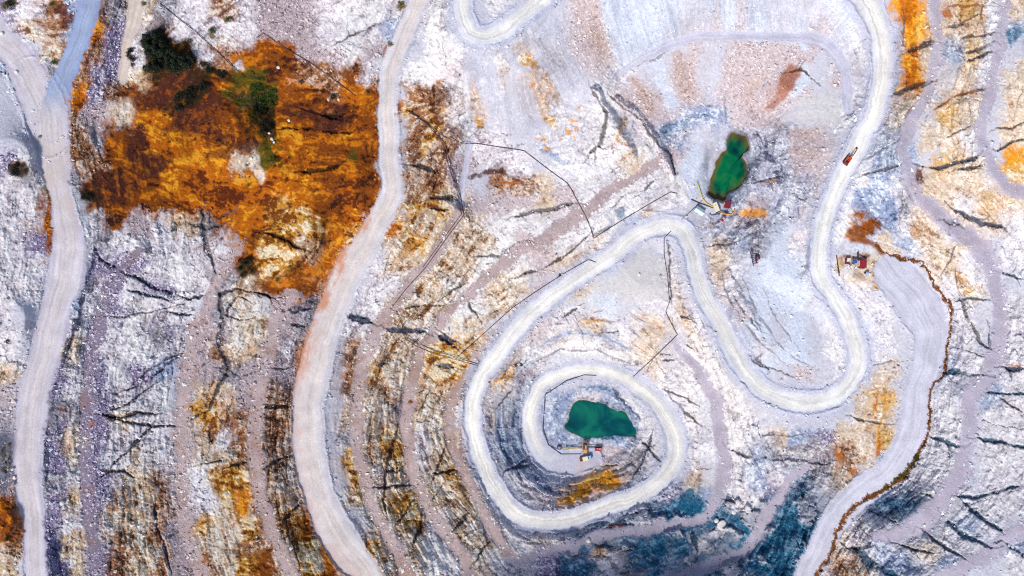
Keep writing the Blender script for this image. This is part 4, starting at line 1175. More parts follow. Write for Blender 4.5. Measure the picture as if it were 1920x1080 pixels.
# ------------------------------------------------------------------ excavator on the haul road
ex = tag(place("excavator", 1588, 300.5, 54), "orange tracked excavator driving on the haul road with its boom stretched forward", "excavator")
ex.scale = (0.88, 0.88, 0.88)
for s in (-1, 1):
    t = MB(); pts = []
    for k in range(9): a = math.pi / 2 + k * math.pi / 8; pts.append((-1.75 + 0.42 * math.cos(a), 0.45 + 0.42 * math.sin(a)))
    for k in range(9): a = -math.pi / 2 + k * math.pi / 8; pts.append((1.75 + 0.42 * math.cos(a), 0.45 + 0.42 * math.sin(a)))
    t.prism(pts, s * 1.22 - 0.29, s * 1.22 + 0.29)
    tr = t.build("track", M['rubber'], ex)
    r_ = MB()
    for k in range(7): r_.cyl((-1.5 + k * 0.5, s * 1.53 - 0.02, 0.32), (-1.5 + k * 0.5, s * 1.53 + 0.04, 0.32), 0.15)
    r_.build("roller", M['dark'], tr)
MB().box((0, 0, 0.62), (2.4, 1.84, 0.4), bev=0.05).cyl((0, 0, 0.8), (0, 0, 1.02), 0.75, 20).build("undercarriage", M['dark'], ex)
body = MB().box((-0.35, -0.05, 1.32), (3.9, 2.5, 0.55), bev=0.06).box((-1.0, -0.05, 1.85), (1.9, 2.46, 0.55), bev=0.1).box((0.7, -0.85, 1.75), (1.5, 0.85, 0.5), bev=0.05).build("body", M['orange'], ex)
pts = [(-2.95, 1.1), (-2.6, 1.0), (-2.0, 1.0), (-2.0, 2.2), (-2.65, 2.2), (-2.95, 1.95)]
MB().prism(pts, -1.35, 1.25).build("counterweight", M['maroon'], ex)
MB().box((-1.15, -0.05, 2.16), (1.25, 1.5, 0.1), bev=0.02).box((-1.6, -0.7, 2.3), (0.3, 0.3, 0.3)).build("engine_cover", M['dark'], ex)
MB().cyl((-0.9, -0.9, 2.1), (-0.9, -0.9, 2.75), 0.08).build("exhaust", M['dark'], ex)
cab = MB().box((0.95, 0.8, 2.25), (1.7, 1.0, 1.35), bev=0.08, taper=(0.85, 0.92)).build("cab", M['orange'], ex)
MB().box((1.72, 0.8, 2.35), (0.06, 0.84, 0.95), ry=-0.1).box((0.95, 1.31, 2.4), (1.2, 0.05, 0.8), rx=0.04).box((0.95, 0.29, 2.4), (1.2, 0.05, 0.8), rx=-0.04).box((1.2, 0.8, 2.95), (0.6, 0.6, 0.05)).build("window", M['glass'], cab)
bp_ = [(1.2, 1.5), (1.35, 1.95), (3.2, 3.9), (4.0, 4.0), (6.2, 3.1), (6.25, 2.85), (4.0, 3.5), (3.3, 3.35), (1.75, 1.4)]
MB().prism(bp_, -0.42, 0.02).build("boom", M['orange'], ex)
st_ = MB().prism([(5.7, 3.35), (6.2, 3.35), (6.75, 2.3), (7.9, 1.0), (7.7, 0.9), (6.2, 2.4)], -0.36, -0.04).build("stick", M['orange'], ex)
MB().prism([(7.4, 1.0), (8.0, 1.05), (8.3, 0.4), (8.05, 0.02), (7.5, 0.05), (7.3, 0.45)], -0.75, 0.35).build("bucket", M['dark'], ex)
ram = MB()
for s in (-0.58, 0.16): ram.cyl((1.75, s, 1.35), (3.1, s, 3.3), 0.1).cyl((2.4, s, 2.3), (3.25, s, 3.5), 0.06)
ram.cyl((3.4, -0.2, 4.05), (5.4, -0.2, 3.75), 0.1).build("hydraulic_ram", M['dark'], ex)

# ------------------------------------------------------------------ beside the lower pond
def wheel(parent, x, y, r=0.4, w=0.26):
    s = 1 if y > 0 else -1
    wv = MB().cyl((x, y - w / 2, r), (x, y + w / 2, r), r, 16).build("wheel", M['rubber'], parent)
    MB().cyl((x, y + s * w / 2, r), (x, y + s * (w / 2 + 0.02), r), r * 0.55, 12).build("rim", M['grey'], wv)
tk = tag(place("flatbed_truck", 1098.0, 858.2, 15.7), "white box truck with pale cab and brown rear platform beside the lower pond", "truck")
MB().box((0, 0, 0.62), (6.3, 0.9, 0.22)).box((-2.6, 0, 0.75), (1.3, 2.1, 0.1)).build("chassis", M['dark'], tk)
MB().box((-0.35, 0, 1.85), (2.9, 2.2, 2.1), bev=0.05).build("cargo_box", M['cream'], tk)
MB().box((-2.55, 0, 0.92), (1.45, 2.1, 0.2), bev=0.03).box((-2.55, 0.95, 1.2), (1.4, 0.08, 0.45)).box((-2.55, -0.95, 1.2), (1.4, 0.08, 0.45)).build("rear_platform", M['rust'], tk)
cb = MB().box((2.35, 0, 1.45), (1.7, 2.0, 1.5), bev=0.16, taper=(0.8, 0.9, -0.08)).box((3.15, 0, 0.95), (0.5, 1.9, 0.7), bev=0.12).build("cab", M['skyblue'], tk)
MB().box((3.06, 0, 1.75), (0.08, 1.6, 0.75), ry=-0.3).box((2.3, 1.0, 1.75), (1.0, 0.06, 0.55), rx=0.07).box((2.3, -1.0, 1.75), (1.0, 0.06, 0.55), rx=-0.07).build("window", M['glass'], cb)
MB().box((1.28, 0, 1.0), (0.25, 1.6, 0.4)).build("fuel_tank", M['dark'], tk)
for x in (2.4, -1.6):
    for y in (-0.95, 0.95): wheel(tk, x, y)
for y in (-0.7, 0.7): MB().box((3.42, y, 0.95), (0.06, 0.3, 0.2)).build("headlight", M['white'], tk)

tr1 = tag(place("generator_trailer", 1048.0, 838.8, -5), "small navy box trailer with grey lid at the far end of the yellow hoses", "trailer")
MB().box((0, 0, 0.85), (2.3, 1.9, 0.8), bev=0.12).build("body", M['navy'], tr1)
MB().box((0.02, 0, 1.3), (1.45, 1.15, 0.1), bev=0.03).build("lid", M['lavender'], tr1)
MB().cyl((1.1, 0.6, 0.5), (2.05, 0, 0.5), 0.06).cyl((1.1, -0.6, 0.5), (2.05, 0, 0.5), 0.06).cyl((2.05, 0, 0.0), (2.05, 0, 0.6), 0.06).build("drawbar", M['maroon'], tr1)
for y in (-1.0, 1.0): wheel(tr1, 0, y, 0.36, 0.2)

tr2 = tag(place("compressor_trailer", 1121.2, 841.4, 0), "red machine trailer with white hatches and drawbar right of the pump rig", "trailer")
MB().box((0, 0, 0.62), (3.6, 1.9, 0.2)).box((0, 1.0, 0.75), (3.5, 0.2, 0.6)).build("chassis", M['dark'], tr2)
bd = MB().box((0.05, -0.1, 1.2), (3.2, 1.7, 1.0), bev=0.15).build("body", M['red'], tr2)
for hx, hy, hl, hw in ((-0.55, 0.25, 0.5, 0.5), (0.45, 0.2, 0.25, 0.7), (0.85, 0.15, 0.25, 0.8), (1.25, 0.15, 0.2, 0.9)): MB().box((hx, hy, 1.72), (hl, hw, 0.05), rz=0.3).build("hatch", M['pink'], bd)
MB().cyl((1.7, 0.5, 0.55), (3.0, 0.1, 0.55), 0.07).cyl((1.7, -0.4, 0.55), (3.0, 0.1, 0.55), 0.07).cyl((2.9, 0.1, 0), (2.9, 0.1, 0.7), 0.06).build("drawbar", M['dark'], tr2)
for y in (-0.98, 0.98): wheel(tr2, -0.2, y, 0.38, 0.22)

rg = tag(place("pump_rig", 1097.3, 839.0, 90), "yellow framed pumping rig with tan deck at the edge of the lower pond", "pump rig")
f = MB()
for y in (-1.4, 1.4): f.box((0, y, 0.5), (6.0, 0.22, 0.3)); f.box((1.6, y, 1.5), (0.2, 0.2, 2.0)); f.box((2.9, y, 1.5), (0.2, 0.2, 2.0)); f.box((2.25, y, 2.45), (1.5, 0.2, 0.2))
for x in (-2.9, -0.9, 0.8, 2.9): f.box((x, 0, 0.46), (0.22, 2.8, 0.24))
f.box((1.6, 0, 2.45), (0.2, 2.6, 0.18)); f.box((2.9, 0, 2.45), (0.2, 2.6, 0.18)).build("frame", M['gold'], rg)
MB().box((-2.0, 0.15, 0.72), (1.8, 1.9, 0.14), bev=0.02).build("deck", M['tan'], rg)
MB().box((0.15, 0.75, 1.1), (1.5, 1.0, 1.0), bev=0.08).build("engine", M['maroon'], rg)
MB().box((0.35, -0.2, 1.25), (1.9, 0.55, 1.2), bev=0.06).build("control_cabinet", M['pink'], rg)
MB().box((0.1, -1.1, 1.0), (2.6, 0.5, 0.8), bev=0.05).build("tank", M['rust'], rg)
MB().cyl((2.2, -0.7, 1.2), (2.2, 0.9, 1.2), 0.55, 18).cyl((2.6, 0, 1.0), (4.4, 0.2, -0.6), 0.22, 12).build("pump", M['dark'], rg)

# ------------------------------------------------------------------ beside the upper pond
ct = tag(place("container", 1341.9, 389.8, 112), "cream steel container beside the green pond with its navy end facing down", "container")
MB().box((0.3, 0, 1.2), (4.6, 1.95, 2.3), bev=0.03).build("body", M['cream'], ct)
MB().box((-2.25, 0, 1.0), (0.5, 1.9, 1.9), bev=0.05).build("end_cabinet", M['navy'], ct)
MB().cyl((1.3, 0.1, 2.35), (1.3, 0.1, 2.5), 0.26, 14).build("roof_vent", M['tan'], ct)
for sy in (-0.99, 0.99):
    rb = MB()
    for k in range(12): rb.box((-1.8 + k * 0.38, sy, 1.2), (0.1, 0.05, 2.1))
    rb.build("side_rib", M['white'], ct)

def gable_shed(px, py, deg, L, W, hw, hr, wall, roof, label, name="tool_shed"):
    r = tag(place(name, px, py, deg), label, "shed")
    MB().prism([(-W / 2 + .12, 0), (W / 2 - .12, 0), (W / 2 - .12, hw), (0, hr - 0.06), (-W / 2 + .12, hw)], -L / 2 + .1, L / 2 - .1).build("wall", wall, r)
    for o in r.children: o.rotation_euler = (0, 0, -math.pi / 2)
    rf = MB(); a = math.atan2(hr - hw, W / 2); sl = math.hypot(hr - hw, W / 2)
    for s in (-1, 1): rf.box((0, s * W / 4, (hw + hr) / 2 + 0.05), (L, sl + 0.12, 0.07), rx=-s * a)
    rf = rf.build("roof", roof, r)
    return r, rf
sh, rf = gable_shed(1310.4, 396.2, -33, 4.9, 3.0, 1.9, 2.9, M['grey'], M['paleblue'], "small shed with pale blue ridged metal roof left of the cream container")
MB().box((0, 0, 2.98), (4.9, 0.3, 0.08)).build("ridge_cap", M['white'], rf)
MB().box((-0.3, -1.42, 0.9), (0.8, 0.06, 1.7)).build("door", M['dark'], sh)

pt = tag(place("pump_house", 1362.3, 384.0, -6), "dark red pump house at the lower shore of the green pond", "pump house")
MB().box((0, 0, 1.1), (2.7, 3.2, 2.2), bev=0.04).build("wall", M['maroon'], pt)
rr = MB().box((0, 0, 2.32), (3.1, 3.7, 0.12), ry=0.08, bev=0.03).build("roof", M['maroon'], pt)
sm = MB()
for k in range(7): sm.box((-1.3 + k * 0.43, 0, 2.41 - 0.08 * (-1.3 + k * 0.43)), (0.07, 3.6, 0.06), ry=0.08)
sm.build("roof_seam", M['red'], rr)
MB().box((-1.5, 0.3, 1.3), (0.3, 1.5, 1.2)).build("side_highlight", M['pink'], pt)  # pink slab paints in the highlight on the left side
MB().box((0.2, -1.63, 1.0), (0.9, 0.08, 1.9)).build("door", M['dark'], pt)
rl = tag(place("cable_reel", 1367.2, 393.4, 20), "grey round cable reel below the dark red pump house", "cable reel")
MB().cyl((0, 0, 0.0), (0, 0, 0.12), 0.75, 20).cyl((0, 0, 0.75), (0, 0, 0.87), 0.75, 20).build("flange", M['grey'], rl)
MB().cyl((0, 0, 0.12), (0, 0, 0.75), 0.45, 16).build("drum", M['lavender'], rl)
gb = tag(place("waste_skip", 1355.3, 411.3, 40), "small red skip with white lid on the gravel below the container", "skip")
MB().box((-0.3, 0, 0.6), (1.5, 1.3, 1.1), taper=(1.15, 1.1)).build("body", M['red'], gb)
MB().box((0.4, 0.05, 1.22), (0.9, 1.3, 0.1), ry=0.1).build("lid", M['pink'], gb)
MB().box((1.0, 0.1, 0.4), (0.7, 1.0, 0.8), bev=0.05).build("side_box", M['blue'], gb)

# ------------------------------------------------------------------ the yard beside the haul road
rs = tag(place("open_shed", 1614.3, 495.0, -4), "red roofed open shed on posts in the yard by the haul road", "shed")
MB().box((0, 0, 2.62), (3.1, 3.3, 0.1), rx=-0.08).build("roof", M['red'], rs)
sm = MB()
for k in range(8): sm.box((-1.4 + k * 0.4, 0, 2.71), (0.06, 3.2, 0.06), rx=-0.08)
sm.build("roof_seam", M['maroon'], rs.children[0])
for x in (-1.45, 1.45):
    for y in (-1.75, 1.55): MB().box((x, y, 1.3), (0.2, 0.2, 2.6)).build("post", M['timber'], rs)
MB().box((-1.72, 0.2, 1.35), (0.12, 2.4, 2.3)).build("side_board", M['cream'], rs)
MB().box((0.2, -1.9, 0.6), (2.4, 0.4, 1.1)).build("workbench", M['maroon'], rs)
hut = tag(place("site_hut", 1587.2, 489.3, -4), "small maroon hut with white roof square, leftmost in the yard by the haul road", "hut")
MB().box((-0.1, -0.1, 1.05), (1.5, 2.5, 2.1), bev=0.03).build("wall", M['maroon'], hut)
MB().box((0.25, 0.6, 2.16), (1.5, 1.2, 0.12)).box((-0.1, -0.15, 2.14), (1.2, 0.5, 0.1)).build("roof", M['cream'], hut)
MB().box((0.0, -1.37, 0.95), (0.8, 0.06, 1.8)).build("door", M['dark'], hut)
fr = tag(place("canopy", 1598.8, 493.8, -12), "blue tarpaulin canopy on dark leaning poles between the hut and red shed", "canopy")
MB().box((0.0, 0.75, 2.1), (2.2, 1.3, 0.06), rx=0.15).build("tarpaulin", M['blue'], fr)
for x, y in ((-1.3, -1.8), (1.1, -1.9), (-1.1, 1.4), (1.4, 1.5)): MB().cyl((x, y, 0), (x * 0.85, y * 0.6 + 0.3, 2.2), 0.1).build("pole", M['timber'], fr)
MB().box((0, 1.65, 1.6), (2.0, 0.6, 0.1), rx=0.4).build("wind_flap", M['grey'], fr)
cr = tag(place("crate", 1598.2, 498.3, -20), "cream crate under the open side of the blue canopy", "crate")
MB().box((0, 0, 0.45), (1.5, 1.2, 0.9), bev=0.03).build("body", M['cream'], cr)
ls = MB()
for k in (-0.4, 0.0, 0.4): ls.box((k, 0, 0.92), (0.12, 1.25, 0.06))
ls.build("slat", M['tan'], cr)
tb = tag(place("water_tank", 1623.0, 512.2, 0), "light blue plastic water tank with a navy cap, below the red shed", "tank")
MB().cyl((0.3, 0, 0), (0.3, 0, 1.3), 0.75, 20).cyl((0.3, 0, 1.3), (0.3, 0, 1.6), 0.72, 20, 0.3).build("body", M['skyblue'], tb)
MB().cyl((-0.62, 0.05, 0.0), (-0.62, 0.05, 1.5), 0.32, 14).build("cap_tank", M['navy'], tb)
tg = tag(place("water_trough", 1616.3, 484.6, -31), "grey half round metal trough above the red shed", "trough")
tp = []
for k in range(9): a = math.pi + k * math.pi / 8; tp.append((0.55 * math.cos(a), 0.75 + 0.55 * math.sin(a)))
for k in range(9): a = 2 * math.pi - k * math.pi / 8; tp.append((0.47 * math.cos(a), 0.76 + 0.47 * math.sin(a)))
o = MB().prism(tp, -1.9, 1.9).build("basin", M['grey'], tg); o.rotation_euler = (0, 0, -math.pi / 2)
for sx in (-1.3, 1.3): MB().box((sx, 0, 0.15), (0.15, 1.0, 0.3)).build("stand", M['dark'], tg)
pl = tag(place("marker_pole", 1615.2, 482.6, 90), "thin leaning orange pole behind the grey trough", "pole")
MB().cyl((0, 0, 0), (3.6, 0.1, 5.0), 0.09, 8, 0.05).build("shaft", M['orange'], pl)
MB().box((0, 0, 0.1), (0.5, 0.5, 0.25), bev=0.04).build("foot", M['tan'], pl)
fp = tag(place("fence", 1569.8, 498.3, 98.2), "low dark timber fence along the left side of the yard", "fence")
MB().box((0, 0, 0.75), (9.4, 0.12, 0.3)).box((0, 0, 0.3), (9.4, 0.1, 0.25)).box((0, 0, 1.0), (9.4, 0.3, 0.08)).build("rail", M['timber'], fp)
for k in range(6): MB().box((-4.5 + k * 1.8, 0.1, 0.55), (0.16, 0.16, 1.1)).build("post", M['timber'], fp)
wl = tag(place("plank_wall", 1607.6, 480.8, 92), "short dark plank wall left of the grey trough", "wall")
MB().box((0, 0, 0.8), (3.6, 0.16, 1.5)).build("planks", M['timber'], wl)
for x in (-1.6, 1.6): MB().box((x, 0.14, 0.85), (0.18, 0.14, 1.8)).build("post", M['timber'], wl)

# ------------------------------------------------------------------ steel skid frame on the pale bench
sk = tag(place("steel_frame", 1416.2, 484.2, 102), "weathered purple steel ladder frame with an engine lying on pale gravel", "machine frame")
for y in (-1.75, 1.75): MB().box((0, y, 0.45), (6.8, 0.3, 0.4)).build("rail", M['purple'], sk)
for k, x in enumerate((-2.4, -1.2, -0.2, 0.7, 1.7)): MB().box((x, 0, 0.45), (0.2, 3.4, 0.25)).build("crossbar", M['purple'], sk)
MB().box((-1.3, 0.1, 0.62), (2.4, 0.55, 0.3)).build("centre_beam", M['maroon'], sk)
en = MB().box((0.1, -0.95, 0.95), (1.9, 2.2, 0.9), bev=0.1).box((1.0, -1.2, 0.8), (0.5, 1.4, 0.6)).build("engine", M['purple'], sk)
MB().cyl((-0.1, -0.75, 1.4), (-0.1, -0.75, 1.5), 0.22, 12).build("filler_cap", M['pink'], en)

# ------------------------------------------------------------------ pipes and hoses lying on the ground
def route(pts, up, step=5.0):
    out = []
    for (x0, y0), (x1, y1) in zip(pts[:-1], pts[1:]):
        n = max(1, int(math.hypot(x1 - x0, y1 - y0) / step))
        for k in range(n): out.append((x0 + (x1 - x0) * k / n, y0 + (y1 - y0) * k / n))
    out.append(pts[-1])
    zz = [max(float(zat(x + a, y + b)) for a in (-1.4, 0, 1.4) for b in (-1.4, 0, 1.4)) for x, y in out]
    zz = [max(zz[max(i - 1, 0)], zz[i], zz[min(i + 1, len(zz) - 1)]) * 0.5 + zz[i] * 0.5 for i in range(len(zz))]
    return [Vector((*xy(x, y, z), z + up)) for (x, y), z in zip(out, zz)]
def pipe(name, text, r, material, label, cat, group=None, collars=True, off=(0, 0)):
    pts = [tuple(map(float, q.split(","))) for q in text.split()]
    pts = [(x + off[0], y + off[1]) for x, y in pts]
    P = route(pts, r * 0.7)
    o = MB().tube(P, r).build(name, material, None, True)
    tag(o, label, cat, group)
    if collars:
        for k in range(6, len(P) - 3, 14):
            t = (P[k + 1] - P[k]).normalized()
            MB().cyl(P[k] - t * 0.12, P[k] + t * 0.12, r * 1.5, 10).build("flange", M['dark'], o)
    return o
G = "water pipes running over the quarry benches"
pipe("water_pipe", "763,207 797,230 833,267 847,317 863,367 870,403 840,443 797,503 763,540 732,580", .17, M['pipe'], "long rusty pipe bending down the ochre outcrop to the bench, outer of the pair", "pipe", G)
pipe("water_pipe", "766,206 800,231 829,268 843,318 859,366 865,402 836,441 793,501", .14, M['pipe'], "rusty pipe down the ochre outcrop, shorter inner one of the pair", "pipe", G)
pipe("water_pipe", "773,213 833,257 870,270 893,269 943,277 967,280 983,283 1027,317 1063,343 1073,358 1077,367 1097,403 1107,427 1113,447 1160,417 1210,387 1257,360 1270,363", .15, M['pipe'], "thin dark pipe zigzagging from the ochre outcrop toward the upper pond", "pipe", G)
pipe("water_pipe", "1118,492 1103,487 1057,513 1000,550 960,578 913,620 863,665", .15, M['pipe'], "straight dark pipe along the upper left side of the spiral haul road", "pipe", G)
pipe("water_pipe", "743,583 753,607 760,632 783,643 813,657 847,667 897,683", .15, M['pipe'], "dark pipe crossing the left benches down to the spiral road, upper of two", "pipe", G)
pipe("water_pipe", "760,635 783,650 815,664 847,672 897,686", .13, M['pipe'], "dark pipe crossing the left benches down to the spiral road, lower of two", "pipe", G)
pipe("water_pipe", "1258,433 1245,447 1245,477 1252,520 1255,567 1248,585 1270,628 1227,670 1187,707", .14, M['pipe'], "bent dark pipe down the middle slope from the hairpin to the inner spiral road", "pipe", G)
pipe("water_pipe", "1118,704 1095,703 1062,714 1022,740 1018,805 1028,834 1052,851.5 1090,851", .17, M['blackpipe'], "black pipe looping along the inner road edge beside the lower pond", "pipe", G)
pipe("water_pipe", "480,72 493,62 530,87 590,123 667,180", .14, M['pipe'], "thin dark pipe across the upper edge of the orange hillside, right one", "pipe", G)
pipe("water_pipe", "300,7 367,60 400,90 460,147", .14, M['pipe'], "thin dark pipe above the dark pines, ending at the orange hillside", "pipe", G)
pipe("water_pipe", "1296,374 1311.6,381 1337.3,389.8", .26, M['blackpipe'], "short thick black pipe into the left side of the cream container", "pipe", G)
pipe("water_pipe", "1322.7,369.3 1311.6,380.4 1290,400.8 1278,412", .12, M['pipe'], "thin pipe crossing the black pipe near the pale blue shed", "pipe", G)
pipe("water_pipe", "1330.3,400.8 1334.3,403.8 1350,401.4", .28, M['greypipe'], "short grey steel pipe under the navy end of the container", "pipe", G, False)
GH = "yellow hoses at the pumps"
pipe("hose", "1307,341 1313,360 1317.4,372.8 1325,381.6 1337.8,388.6", .30, M['yellow'], "thick pale yellow hose curving to the container from the upper left", "hose", GH, False)
pipe("hose", "1350,398 1360,401.4 1371.7,401.7 1376.3,397.3 1377,391.5", .28, M['amber'], "amber hose hooking round below the dark red pump house", "hose", GH, False)
pipe("hose", "1056,839.2 1074,838.7 1091,838.2", .15, M['yellow'], "yellow hose between the navy trailer and pump rig, upper of two", "hose", GH, False)
pipe("hose", "1056,840.6 1074,841 1091,840.2", .15, M['yellow'], "yellow hose between the navy trailer and pump rig, lower of two", "hose", GH, False)
pipe("hose", "1104.5,834.8 1115,834.2 1127,833.4", .16, M['yellow'], "yellow hose from the pump rig running right above the red trailer", "hose", GH, False)

# ------------------------------------------------------------------ boulders one can point at
def boulder_mesh(seed):
    r = np.random.default_rng(seed); bm = bmesh.new()
    bmesh.ops.create_icosphere(bm, subdivisions=2, radius=1.0)
    ax = r.normal(size=(7, 3)); ax /= np.linalg.norm(ax, axis=1)[:, None]; dd = r.uniform(0.55, 0.95, 7)
    for v in bm.verts:
        p = np.array(v.co)
        for a, d in zip(ax, dd):
            e = p @ a - d
            if e > 0: p = p - a * e
        v.co = p * (1 + 0.04 * r.normal())
    me = bpy.data.meshes.new("boulder"); bm.to_mesh(me); bm.free()
    return me
BM = [boulder_mesh(k) for k in range(5)]
stone_w = mat("white_marble_block", (240, 238, 238), 0.85, var=0.12, scale=1.2, bump=0.4); stone_g = mat("grey_marble_block", (196, 190, 204), 0.85, var=0.2, scale=1.2, bump=0.4)
for m_ in BM: m_.materials.append(stone_w)
for k, (x, y, r, lb) in enumerate([
    (1353, 984, 2.9, "large white marble block below the end of the right inner bench"), (1344, 976, 1.6, "smaller white block touching the large marble block"),
    (795, 75, 0.8, "small pale boulder on the gravel beside the top of the left haul road"), (4, 63, 1.0, "white boulder on the road at the far left edge"),
    (31, 135, 0.9, "pale boulder at the left fork of the upper left road"), (542, 226, 0.77, "white boulder alone on the orange slope right of the green shrubs"),
    (505, 250, 0.70, "upper white boulder in the green gully"), (510, 261, 0.84, "middle white boulder in the green gully"), (514, 267, 0.70, "lowest white boulder in the green gully"),
    (522, 127, 0.84, "white boulder above the green shrubs on orange soil"), (471, 297, 0.77, "pale boulder on the orange slope left of the gully foot"), (1103, 1013, 1.5, "white block at the edge of the bottom bench"),
    (30, 300, 0.8, "pale boulder under the dark shrubs left of the left road"), (117, 943, 1.2, "cream block beside the lower left road"), (1383, 942, 1.6, "white block on the slope right of the blue hollow"),
    (1375, 960, 1.4, "white block lower on the slope right of the blue hollow")]):
    o = link("boulder", BM[k % 5]); p = gpt(x, y)
    o.location = p + Vector((0, 0, r * 0.25)); o.scale = (r, r * rng.uniform(.75, .95), r * 0.75); o.rotation_euler = (0, 0, rng.uniform(0, 6))
    tag(o, lb, "boulder", "single boulders")

# ------------------------------------------------------------------ trees and shrubs
def leaf_mat(name, rgb, var=0.45):
    m, n, l, b = new_mat(name)
    gi_ = n.new("ShaderNodeNewGeometry"); oi = n.new("ShaderNodeObjectInfo")
    ad = n.new("ShaderNodeMath"); ad.operation = 'MULTIPLY_ADD'; ad.inputs[1].default_value = 0.5; 
    ml = n.new("ShaderNodeMath"); ml.operation = 'MULTIPLY'; ml.inputs[1].default_value = 0.6
    l.new(gi_.outputs["Random Per Island"], ml.inputs[0]); l.new(oi.outputs["Random"], ad.inputs[0]); l.new(ml.outputs[0], ad.inputs[2])
    rp = n.new("ShaderNodeValToRGB"); c = alb(rgb)
    rp.color_ramp.elements[0].color = (*(c * (1 - var)), 1); rp.color_ramp.elements[1].color = (*(c * (1 + var)), 1)
    l.new(ad.outputs[0], rp.inputs["Fac"]); l.new(rp.outputs["Color"], b.inputs["Base Color"])
    b.inputs["Roughness"].default_value = 0.7
    return m
LM = {'pine': leaf_mat("dark_pine_needles", (22, 40, 12)), 'green': leaf_mat("green_leaves", (58, 92, 18)), 'dark': leaf_mat("dark_scrub_leaves", (34, 36, 14)), 'olive': leaf_mat("olive_dry_leaves", (104, 100, 22))}
bark = mat("bark", (70, 52, 40), 0.9, var=0.3)
def crown_mesh(kind, seed):
    r = np.random.default_rng(seed); verts = []; faces = []
    n = 420 if kind == 'pine' else 240
    for _ in range(n):
        if kind == 'pine':
            h = r.random() ** 0.8; rad = (1 - h) * 1.0 * (0.55 + 0.45 * (math.sin(h * 40) * .5 + .5)) + 0.05
            a = r.uniform(0, 6.283); q = rad * math.sqrt(r.random()) if r.random() < .3 else rad * r.uniform(.7, 1.1)
            p = np.array([math.cos(a) * q, math.sin(a) * q, 0.25 + h * 2.4]); d = np.array([math.cos(a), math.sin(a), -0.35]); s = 0.30 * (1 - 0.5 * h)
        else:
            d = r.normal(size=3); d[2] = abs(d[2]); d /= np.linalg.norm(d)
            lob = 0.75 + 0.3 * math.sin(3 * math.atan2(d[1], d[0]) + seed) + 0.15 * math.sin(7 * math.atan2(d[1], d[0]) + 2 * seed)
            p = d * lob * r.uniform(.45, 1.05) * np.array([1, 1, .8]) + np.array([0, 0, .35]); s = 0.24
        u = d + 0.6 * r.normal(size=3); u /= np.linalg.norm(u); w = np.cross(u, r.normal(size=3)); w /= np.linalg.norm(w) + 1e-6
        k = len(verts); L = s * r.uniform(.7, 1.4)
        verts += [p - w * s * .35, p + u * L * .6 - w * s * .1, p + u * L, p + u * L * .4 + w * s * .4]
        faces.append((k, k + 1, k + 2, k + 3))
    me = bpy.data.meshes.new("crown"); me.from_pydata([tuple(v) for v in verts], [], faces); me.update()
    return me
def trunk_mesh(kind):
    m = MB()
    if kind == 'pine': m.cyl((0, 0, -0.3), (0, 0, 2.4), 0.11, 7, 0.02)
    else:
        for a in (0.2, 2.3, 4.4): m.cyl((0, 0, -0.2), (0.35 * math.cos(a), 0.35 * math.sin(a), 0.75), 0.07, 6, 0.03)
    me = bpy.data.meshes.new("trunk"); m.bm.to_mesh(me); m.bm.free(); me.materials.append(bark); return me
TR = {k: trunk_mesh('pine' if k == 'pine' else 'shrub') for k in LM}
CR_ = {}
for k in LM:
    CR_[k] = []
    for sdd in range(4):
        c_ = crown_mesh('pine' if k == 'pine' else 'shrub', sdd * 7 + len(k)); c_.materials.append(LM[k]); CR_[k].append(c_)
def plant(kind, x, y, r, label, group, cat):
    e = empty("pine_tree" if kind == 'pine' else "shrub", gpt(x, y), rng.uniform(0, 6.28))
    e.scale = (r, r, r * rng.uniform(.85, 1.2))
    link("crown", CR_[kind][int(rng.integers(4))], e); link("trunk", TR[kind], e)
    tag(e, label, cat, group)
def scatter(poly, n, kind, r0, r1, label, group, cat):
    xs = [p[0] for p in poly]; ys = [p[1] for p in poly]; k = 0; tries = 0
    while k < n and tries < 5000:
        tries += 1
        x = rng.uniform(min(xs), max(xs)); y = rng.uniform(min(ys), max(ys))
        if inside(poly, np.array([x]), np.array([y]))[0]:
            plant(kind, x, y, rng.uniform(r0, r1), label, group, cat); k += 1
scatter([(270,80),(298,54),(312,85),(330,108),(364,110),(366,122),(330,136),(300,139),(270,130),(280,105)], 74, 'pine', 1.0, 2.8, "dark green pine in the dense clump at the upper edge of the orange hillside", "pines on the hillside", "pine tree")
scatter([(330,170),(360,158),(395,152),(398,168),(360,190),(345,205),(325,205)], 22, 'dark', 1.3, 2.2, "blackish scrub bush in the dark patch below the pines", "dark scrub below the pines", "shrub")
scatter([(365,108),(400,124),(445,145),(450,153),(420,147),(390,134)], 14, 'dark', 0.9, 1.6, "dark scrub bush in the band right of the pines", "scrub right of the pines", "shrub")
scatter([(470,160),(500,158),(522,172),(520,195),(495,205),(478,200)], 24, 'green', 1.1, 2.0, "bright green shrub at the head of the gully on orange soil", "green gully shrubs", "shrub")
scatter([(478,205),(505,200),(512,230),(505,252),(492,248),(484,225)], 16, 'dark', 1.0, 1.8, "dark green shrub in the lower part of the gully", "dark gully shrubs", "shrub")
scatter([(500,285),(520,290),(528,315),(508,318)], 8, 'olive', 0.8, 1.5, "olive shrub at the foot of the green gully", "gully foot shrubs", "shrub")
scatter([(236,90),(250,88),(256,115),(248,125),(236,118)], 8, 'dark', 0.9, 1.6, "dark shrub on pale soil left of the pine clump", "shrubs left of the pines", "shrub")
scatter([(438,503),(452,488),(472,482),(478,510),(452,520)], 10, 'pine', 0.9, 1.6, "dark bush at the lower corner of the orange hillside", "bushes at the hillside corner", "bush")
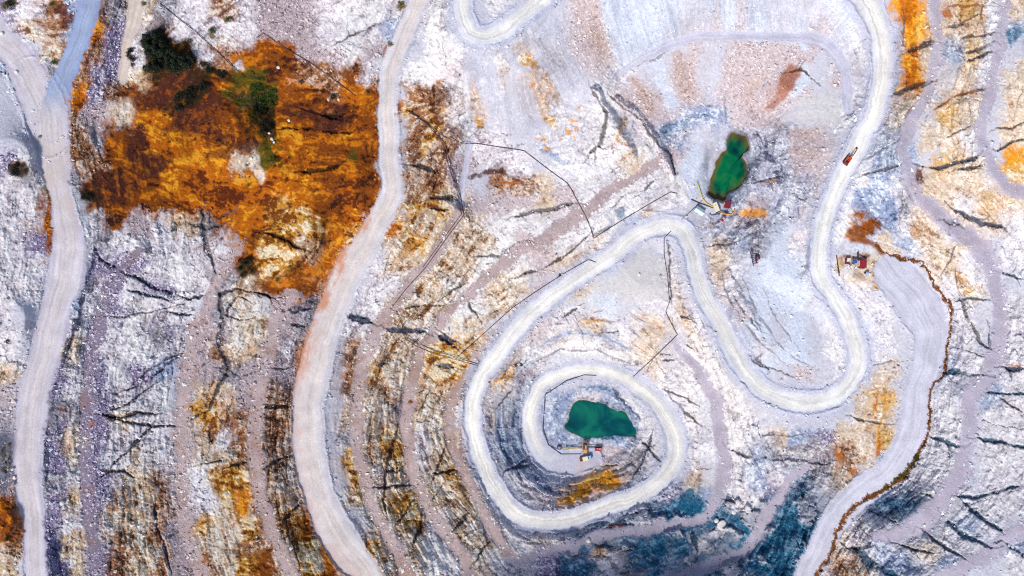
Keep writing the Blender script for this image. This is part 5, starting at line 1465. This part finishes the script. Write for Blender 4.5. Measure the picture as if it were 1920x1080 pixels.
scatter([(150,362),(178,354),(190,362),(170,374),(152,372)], 7, 'dark', 0.9, 1.5, "dark shrub beside the left road at the hillside foot", "shrubs at the road side", "shrub")
scatter([(18,306),(42,302),(56,318),(36,332),(16,324)], 9, 'dark', 0.9, 1.6, "dark shrub in the hollow left of the left road", "shrubs in the hollow", "shrub")
scatter([(1690,884),(1720,850),(1730,838),(1724,862),(1700,890),(1660,920),(1650,922)], 26, 'olive', 0.5, 0.9, "olive tuft on the ditch bank of the lower right road", "tufts on the ditch bank", "shrub")
scatter([(200,170),(330,215),(460,290),(540,140),(690,210),(690,330),(640,440),(560,520),(480,420),(300,380),(200,340)], 34, 'olive', 0.5, 1.0, "low olive scrub dotted over the orange hillside", "scrub over the orange hillside", "shrub")
for x, y, r, kd, lb in [(690,172,1.2,'green',"green bush at the left edge of the main road, below another"), (708,153,0.9,'green',"green bush touching the left edge of the main road"), (566,155,1.5,'dark',"round dark bush alone on the rusty slope"),
    (625,182,1.7,'dark',"dark bush near the right end of the rusty slope"), (102,117,1.4,'green',"green bush in the fork of the upper left road"), (733,84,1.3,'olive',"olive bush on the bank left of the main road"),
    (752,8,1.6,'olive',"olive bush at the top edge beside the main road"), (270,8,1.3,'green',"green bush at the top edge above the dirt track"), (20,10,2.4,'dark',"large dark bush in the upper left corner"),
    (398,58,1.4,'green',"green bush on pale scree above the pines"), (428,36,1.4,'green',"bright green bush on scree near the rust track"), (325,432,1.3,'green',"low green bush on white rock below the hillside"),
    (430,178,1.3,'green',"green bush left of the gully head"), (463,247,1.2,'dark',"dark bush left of the white gully boulders"), (465,262,0.9,'dark',"small dark bush above the pale scar"), (16,640,1.3,'dark',"dark bush on the far left slope"),
    (14,1010,1.4,'green',"green bush on ochre soil at the lower left edge"), (1050,516,1.1,'dark',"dark bush on the pipe above the spiral road"), (520,525,1.3,'olive',"olive bush at the hillside's lower right"), (590,465,1.0,'olive',"small olive bush on golden rock"),
    (545,500,1.0,'green',"small green bush above the left benches"), (98,8,1.0,'green',"green bush beside the blue road at the top edge")]:
    plant(kd, x, y, r, lb, "single bushes", "bush")
